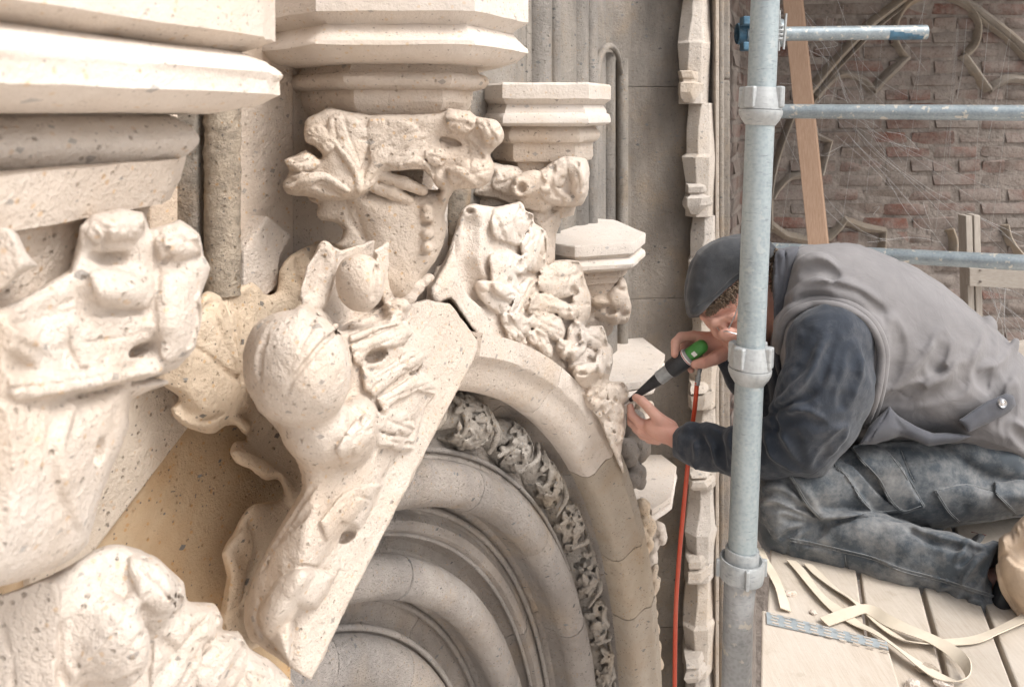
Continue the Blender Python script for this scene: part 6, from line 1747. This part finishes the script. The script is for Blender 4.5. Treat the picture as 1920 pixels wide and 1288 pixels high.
# side seam and knee panel
V.groove(t4([(240, 780), (400, 810), (560, 850), (720, 890), (900, 960), (1100, 1010), (1420, 1110)]), 2.4, 0, k=3, taper=False)
V.ridge(t4([(250, 768), (400, 798), (570, 838), (730, 878), (900, 945), (1100, 996), (1420, 1094)]), 3.2, 1, k=3, taper=False)
V.groove(t4([(232, 800), (228, 890)]), 2.2, 0, k=3, taper=False)
V.groove(t4([(560, 860), (575, 980)]), 2.6, 0, k=3, taper=False)
V.groove(t4([(90, 660), (140, 750), (180, 720)]), 2.2, 0, k=3)
V.groove(t4([(880, 250), (930, 380), (960, 440)]), 2.2, 0, k=3)
V.groove(t4([(960, 350), (1100, 310)]), 2.2, 0, k=3)
V.rough(2.0, 46, 121).rough(0.7, 18, 122)
M['thread'] = fabric('pale_thread', (0.20, 0.21, 0.215), 0.3, (0.34, 0.33, 0.32))
sm = MB()
def seam(pts, off=-0.3, r=0.75, n=5, closed=False):
    q = smooth_line([(a, b) for a, b in pts], n) if n > 1 else [np.array(p, float) for p in pts]
    q2 = []
    for a, b in zip(q[:-1], q[1:]):
        L = max(2, int(np.linalg.norm(np.array(b) - np.array(a)) / 6)); q2 += [np.array(a) + (np.array(b) - np.array(a)) * t for t in np.linspace(0, 1, L, endpoint=False)]
    ww = [V.surf(p[0], p[1]) for p in q2]; run = []
    for p, w_ in zip(q2, ww):
        if w_ is None:
            if len(run) > 2: sm.tube(run, r * MD / FPX, 5)
            run = []
        else: run.append(P(p[0], p[1], MD + (w_ + off) * MD / FPX))
    if len(run) > 2: sm.tube(run, r * MD / FPX, 5)
def inset_loop(pts, f=0.06):
    c = np.mean(np.array(pts, float), 0); return [tuple(np.array(p) + (c - np.array(p)) * f) for p in pts]
for loop in ([(250, 405), (345, 565), (430, 655)], [(455, 306), (565, 395), (645, 518), (732, 606), (870, 602)], [(605, 246), (655, 315), (755, 424), (820, 540), (896, 606), (1005, 576)], [(1012, 575), (905, 390), (815, 268)], [(1086, 498), (1156, 608), (1224, 676)], [(1090, 490), (1250, 456), (1410, 490)], [(1420, 438), (1428, 500), (1562, 634)]):
    seam(t4(loop)); seam(t4([(a + 9, b - 3) for a, b in loop]))
for ln_ in ([(250, 762), (400, 792), (570, 832), (730, 872), (900, 938), (1100, 990), (1420, 1088)], [(250, 778), (400, 808), (570, 848), (730, 888), (900, 955), (1100, 1006), (1420, 1104)], [(240, 800), (236, 890)], [(566, 860), (582, 978)], [(96, 668), (146, 748)], [(890, 262), (936, 382), (966, 440)]):
    seam(t4(ln_))
sm.build('stitching', M['thread'], man, smooth=True, fix=False)['kind'] = 'stuff'
V.mesh('trousers', M['trousers'], man)

# ---- boots
V = Vol(1864, 2010, 945, 1200, -330, -80, MD, 3.0)
V.slab([(1873, 1010), (1895, 998), (1920, 966), (1990, 950), (2000, 1160), (1960, 1185), (1924, 1168), (1896, 1128), (1874, 1078)], -226, 110, bulge=50, br=50, e=16, smooth=2)
for i in range(5):
    V.groove([(1886 + i * 9, 1000 - i * 6), (1892 + i * 9, 1030 - i * 3), (1915 + i * 10, 1050 - i * 4), (1950 + i * 8, 1052)], 6.5, -1, k=6)
V.groove([(1872, 1045), (1890, 1040), (1920, 1062), (1990, 1070)], 3, 0, k=3)
V.ridge([(1872, 1062), (1886, 1110), (1912, 1148), (1940, 1170)], 6, 0, k=4, taper=False)
V.rough(1.6, 30, 131)
V.mesh('boot', M['leather'], man)
V = Vol(1850, 1960, 1070, 1205, -290, -90, MD, 3.2)
V.ell((1884, 1128, -180), (24, 54, 40), 8); V.ell((1925, 1160, -190), (34, 26, 40), 8)
V.rough(1.4, 20, 133)
V.mesh('sock', M['rubber'], man)
V = Vol(1780, 1870, 975, 1045, -60, 90, MD, 2.4)
M['redlace'] = fabric('dull_red_lace', (0.16, 0.045, 0.04), 0.3, (0.2, 0.12, 0.1))
g = np.random.default_rng(9)
for i in range(12):
    u, v = g.uniform(1795, 1850), g.uniform(998, 1016)
    V.tube([(u, v, 20 + g.normal() * 8), (u + g.normal() * 10 + 6, v + 7, 10), (u + g.normal() * 12 + 10, v + 16, 14)], [3.2, 3.4, 3.0], 1.5)
V.ell((1815, 1015, 40), (30, 14, 26), 6)
V.mesh('lace', M['redlace'], man)

# ------------------------------------------------------------------ the air chisel and its hose
tool = thing('air_chisel', 'black pneumatic chisel with green end cap held against the crocket', 'power tool', P(1240, 704, 1.66))
ta, tb = P(1166, 762, 1.690), P(1324, 643, 1.618)
tax = tb - ta; TL = float(np.linalg.norm(tax)); tax /= TL
def tl(t): return t * TL
def tp(name, prof, mat, n=32, par=None, auto=40):
    return MB().lathe([(r * 0.68, tl(t)) for t, r in prof], ta, tax, n).build(name, mat, par or tool, smooth=True, auto=auto)
M['green'] = plain('green_plastic', (0.05, 0.22, 0.045), 0.45, 0.4, var=0.12, bump=0.05, dust=0.25, dust_col=(0.25, 0.36, 0.22)).m
M['white'] = plain('white_enamel', (0.70, 0.70, 0.68), 0.5, 0.4, var=0.06, bump=0).m
M['red'] = plain('red_ring', (0.45, 0.05, 0.03), 0.5, 0.4, var=0.1, bump=0).m
tp('chisel', [(0.0, 0.0008), (0.03, 0.0034), (0.105, 0.0050), (0.115, 0.0050)], M['steel'])
tp('nose', [(0.100, 0.0055), (0.105, 0.0066), (0.20, 0.0100), (0.33, 0.0145), (0.42, 0.0180), (0.455, 0.0185)], M['rubber'])
pr = [(0.45, 0.0165)]
for i in range(9):
    t = 0.455 + i * 0.0145; pr += [(t, 0.0212), (t + 0.009, 0.0212), (t + 0.0095, 0.0192), (t + 0.0135, 0.0192)]
tp('threaded_collar', pr + [(0.588, 0.0165)], M['galv_cup'])
tp('barrel', [(0.575, 0.018), (0.585, 0.0245), (0.60, 0.0262), (0.70, 0.0270), (0.765, 0.0272), (0.77, 0.026)], M['rubber'])
tp('white_ring', [(0.765, 0.0255), (0.766, 0.0262), (0.790, 0.0262), (0.791, 0.0255)], M['white'])
tp('red_line', [(0.774, 0.0255), (0.7745, 0.0266), (0.780, 0.0266), (0.7805, 0.0255)], M['red'])
tp('grey_ring', [(0.790, 0.0230), (0.791, 0.0240), (0.812, 0.0236), (0.813, 0.022)], M['galv_dark'])
cap_ = tp('end_cap', [(0.805, 0.0205), (0.81, 0.0215), (0.92, 0.0210), (0.965, 0.0190), (0.99, 0.0130), (1.0, 0.005), (1.0, 0.0005)], M['green'])
x_ = np.cross(tax, [0, 0, 1.0]); x_ /= np.linalg.norm(x_); y_ = np.cross(x_, tax)
sidev = -np.array([0.0, 1.0, 0.0]); sidev = sidev - tax * (sidev @ tax); sidev /= np.linalg.norm(sidev)
up_ = np.cross(tax, sidev)
MB().box(ta + tax * tl(0.872) + sidev * 0.0142 - up_ * 0.002, (0.009, 0.002, 0.010), ax=(tax, sidev, up_)).build('label_plate', M['white'], cap_, bevel=0.0008)

hose = thing('air_hose', 'bright orange red air hose hanging from the chisel', 'hose', P(1266, 1400, 1.70))
M['hose'] = plain('orange_red_hose', (0.50, 0.060, 0.022), 0.42, 0.45, var=0.08, bump=0.05, dust=0.3, dust_col=(0.55, 0.22, 0.15)).m
hp = smooth_line([P(1307, 716, 1.632), P(1303, 762, 1.635), P(1298, 800, 1.64), P(1290, 870, 1.655), P(1282, 950, 1.67), P(1273, 1050, 1.69), P(1267, 1150, 1.70), P(1265, 1300, 1.71), P(1264, 1500, 1.72)], 8)
MB().tube(hp, 0.0047, 14).build('tube', M['hose'], hose, smooth=True, auto=60)
MB().tube([P(1318, 668, 1.635), P(1313, 690, 1.632)], 0.0055, 12).build('elbow', M['galv_cup'], hose, smooth=True)
MB().tube([P(1314, 686, 1.632), P(1310, 702, 1.632), P(1307, 722, 1.632)], [0.0046, 0.0042, 0.0052], 14).build('ferrule', M['galv_cup'], hose, smooth=True)
for y in (706, 711, 716):
    MB().lathe([(0.004, -0.001), (0.0058, -0.001), (0.0058, 0.001), (0.004, 0.001)], P(1308.5 - (y - 711) * 0.15, y, 1.632), (0.1, 0, 1), 14, hole=True).build('crimp_ring', M['galv_cup'], hose, smooth=True, auto=40)
# ------------------------------------------------------------------ webbing on the deck
M['web'] = fabric('unbleached_webbing', (0.56, 0.49, 0.39), 0.4, (0.62, 0.57, 0.49), weave=600)
z5 = lambda pts: ZP(1330, 980, 3.254, pts)
def ribbon(label, pts, zs, w=0.0105, twist=None, par=None, n=7):
    pp = [on_deck(a, b, z) for (a, b), z in zip(pts, zs)]
    line = smooth_line(pp, n); m = len(line); rows = []
    tw = smooth_line([(t, 0) for t in (twist or [0.0] * len(pts))], n)
    for i in range(m):
        t = line[min(i + 1, m - 1)] - line[max(i - 1, 0)]; t /= np.linalg.norm(t)
        sd = np.cross(t, [0, 0, 1.0]); sd /= max(np.linalg.norm(sd), 1e-6); up = np.cross(sd, t)
        a = tw[i][0]; s1 = sd * math.cos(a) + up * math.sin(a); u1 = -sd * math.sin(a) + up * math.cos(a)
        rows.append([line[i] - s1 * w - u1 * 0.0007, line[i] + s1 * w - u1 * 0.0007, line[i] + s1 * w + u1 * 0.0007, line[i] - s1 * w + u1 * 0.0007])
    mb = MB().grid(rows, closed_v=True); mb.f += [(0, 1, 2, 3), tuple((m - 1) * 4 + i for i in (3, 2, 1, 0))]
    o = mb.build('webbing_strap', M['web'], None, smooth=True, auto=40)
    return tag(o, label, 'strap', 'cream webbing straps on the deck')
H = DZ + 0.003
p = z5([(300, 150), (345, 230), (385, 310), (432, 410), (466, 530)])
ribbon('short cream strap hanging over the left edge of the deck', p, [H + 0.003, H + 0.004, H + 0.003, H + 0.004, H + 0.003], 0.009, [0.3, 0.5, 0.2, 0.4, 0.3])
p = z5([(500, 230), (560, 295), (640, 400), (720, 482), (800, 545), (900, 615), (1010, 670), (1150, 765), (1300, 875), (1400, 935), (1500, 962), (1562, 955), (1582, 910), (1556, 850), (1480, 780), (1350, 705), (1200, 645), (1080, 590), (1000, 540), (930, 525), (820, 560), (700, 604)])
ribbon('long cream strap looping round in front of the worker\'s leg', p, [H + .002, H + .002, H + .003, H + .004, H + .003, H + .002, H + .005, H + .008, H + .006, H + .006, H + .008, H + .010, H + .012, H + .012, H + .011, H + .010, H + .010, H + .009, H + .008, H + .007, H + .006, H + .004], 0.0095,
       [0.2, 0.1, 0.3, 0.1, -0.2, 0.1, 0.3, 0.5, 0.2, 0.1, 0.5, 1.0, 1.2, 0.9, 0.5, 0.2, 0.3, 0.6, 0.5, 0.1, 0.2, 0.1])
p = z5([(600, 250), (660, 310), (760, 395), (870, 468), (960, 540), (1040, 612), (1140, 690), (1250, 728), (1400, 728), (1600, 715), (1740, 665), (1880, 600), (1960, 560)])
ribbon('cream strap trailing right to the boot', p, [H + .001, H + .002, H + .002, H + .003, H + .002, H + .002, H + .003, H + .003, H + .002, H + .002, H + .003, H + .006, H + .01], 0.0085, [0.2, 0.1, 0.4, 0.5, 0.2, 0.1, 0.3, 0.6, 0.2, 0.1, 0.3, 0.2, 0.1])

# crumbs of stone
g = np.random.default_rng(17)
for (u, v, r, lb) in ((1737, 1254, 0.012, 'brown stone chip inside the loop of strap'), (1712, 1282, 0.011, 'white stone chip on the front edge of the deck'), (1770, 1280, 0.012, 'pale chip right of the strap loop'), (1482, 1112, 0.008, 'white flake near the pole on the deck'), (1525, 1148, 0.006, 'tiny tan flake beside the steel strip')):
    bm = bmesh.new(); bmesh.ops.create_icosphere(bm, subdivisions=2, radius=1.0)
    sc = np.array([r * g.uniform(0.9, 1.5), r * g.uniform(0.8, 1.2), r * g.uniform(0.4, 0.6)])
    for vv in bm.verts: vv.co = Vector([vv.co[i] * sc[i] * (1 + g.normal() * 0.16) for i in range(3)])
    me = bpy.data.meshes.new('stone_chip'); bm.to_mesh(me); bm.free(); me.materials.append(M['cream'] if 'brown' not in lb else M['brownband'])
    o = link(bpy.data.objects.new('stone_chip', me)); o.location = Vector([float(x) for x in on_deck(u, v, DZ + sc[2] * 0.6)])
    tag(o, lb, 'stone chip', 'stone chips on the deck')

# ------------------------------------------------------------------ tangle of white plastic fibres in front of the bricks
M['fibre'] = plain('white_plastic_fibre', (0.36, 0.36, 0.36), 0.4, 0.5, var=0.05, bump=0).m
fb = MB()
def fibre(pts, d=3.1, r=0.0006, n=5):
    g2 = [P(a, b, d + 0.12 * math.sin(i * 1.3 + a)) for i, (a, b) in enumerate(pts)]
    fb.tube(smooth_line(g2, n), r, 4, cap=False)
for pts in ([(150, 20), (300, 200), (420, 380), (480, 510)], [(130, 0), (230, 150), (340, 330), (400, 520)], [(350, 0), (420, 210), (480, 500)], [(180, 240), (330, 330), (390, 500)], [(60, 40), (180, 180), (280, 420), (410, 520)],
            [(60, 420), (130, 425), (200, 440)], [(250, 520), (300, 480), (380, 500)], [(160, 520), (180, 460), (250, 430)], [(430, 640), (530, 740), (680, 880), (860, 1060), (1020, 1270)], [(440, 640), (560, 780), (720, 900), (900, 1040), (1010, 1100)],
            [(500, 640), (600, 790), (780, 930), (900, 1000), (1060, 1090), (1280, 1190)], [(600, 665), (680, 680), (730, 720), (760, 760)], [(60, 600), (100, 720), (170, 860), (220, 980), (380, 1140)], [(160, 600), (190, 760), (260, 940), (350, 1060), (470, 1160), (610, 1220)],
            [(600, 900), (680, 1040), (760, 1140), (820, 1160)], [(530, 1080), (560, 1040), (530, 1050)], [(390, 1150), (560, 1200), (700, 1195), (830, 1200)], [(500, 1220), (640, 1205), (760, 1198), (870, 1220)], [(790, 0), (780, 60), (760, 120)],
            [(1110, 120), (1090, 330), (1060, 620), (1035, 1000)], [(1210, 200), (1160, 450), (1110, 700)], [(1000, 100), (980, 330), (950, 500)], [(1070, 1100), (1170, 1160), (1290, 1280)], [(1080, 1120), (1200, 1190), (1330, 1240)], [(1010, 1100), (1110, 1190), (1200, 1280)],
            [(250, 780), (300, 785), (350, 760), (400, 690)], [(240, 770), (290, 775), (380, 730)], [(20, 1000), (60, 1003), (120, 1000)], [(780, 1020), (800, 1080), (820, 1130)], [(300, 190), (350, 230), (240, 250)], [(150, 170), (250, 200), (300, 250)]):
    fibre(t7(pts))
g = np.random.default_rng(23)
for i in range(9):
    u, v = g.uniform(1475, 1640), g.uniform(10, 200)
    L = g.uniform(60, 190); a = g.uniform(0.7, 1.4)
    fibre([(u, v), (u + L * 0.5 * math.cos(a) + g.normal() * 8, v + L * 0.5 * math.sin(a)), (u + L * math.cos(a), v + L * math.sin(a) + g.normal() * 10)], 3.0, 0.00045)
for i in range(8):
    u, v = 1590 + g.normal() * 14, 240 + g.normal() * 14
    L = g.uniform(80, 330); a = 0.72 + g.normal() * 0.2
    fibre([(u, v), (u + L * 0.5 * math.cos(a) + g.normal() * 8, v + L * 0.5 * math.sin(a) + g.normal() * 6), (u + L * math.cos(a), v + L * math.sin(a) + g.normal() * 14)], 3.0, 0.00045)
for i in range(14):
    u, v = 1850 + g.normal() * 14, 545 + g.normal() * 20
    L = g.uniform(60, 170); a = 1.05 + g.normal() * 0.3
    fibre([(u, v), (u + L * 0.5 * math.cos(a) + g.normal() * 14, v + L * 0.5 * math.sin(a)), (u + L * math.cos(a), v + L * math.sin(a) + g.normal() * 14)], 2.9, 0.0007)
for i in range(14):
    u = g.uniform(1470, 1910); v = g.uniform(-10, 60); L = g.uniform(100, 420)
    fibre([(u, v), (u - L * 0.04 + g.normal() * 3, v + L * 0.5), (u - L * 0.1 + g.normal() * 6, v + L)], 3.3, 0.0004, 3)
o = fb.build('fibre_tangle', M['fibre'], None, fix=False)
tag(o, 'tangle of fine white plastic fibres hanging before the bricks', 'fibres', None, 'stuff')

# ------------------------------------------------------------------ plank deck added overhead, out of view, to shade the brick bay
up = thing('added_shade_deck', 'unseen plank deck added overhead to shade the brick bay', 'deck', (1.7, 3.0, 1.3))
for i in range(8):
    MB().box((0.85 + i * 0.265, 3.12, 1.12), (0.258, 1.3, 0.04)).build('plank', M['plank'], up)
# ------------------------------------------------------------------ ground far below the scaffold, made pale to bounce fill light upwards
MB().box((0, 0, -4.05), (80, 80, 0.1)).build('ground', M['cut'])
tag(bpy.data.objects['ground'], 'unseen ground far below the scaffold, made pale to bounce light up', None, None, 'structure')
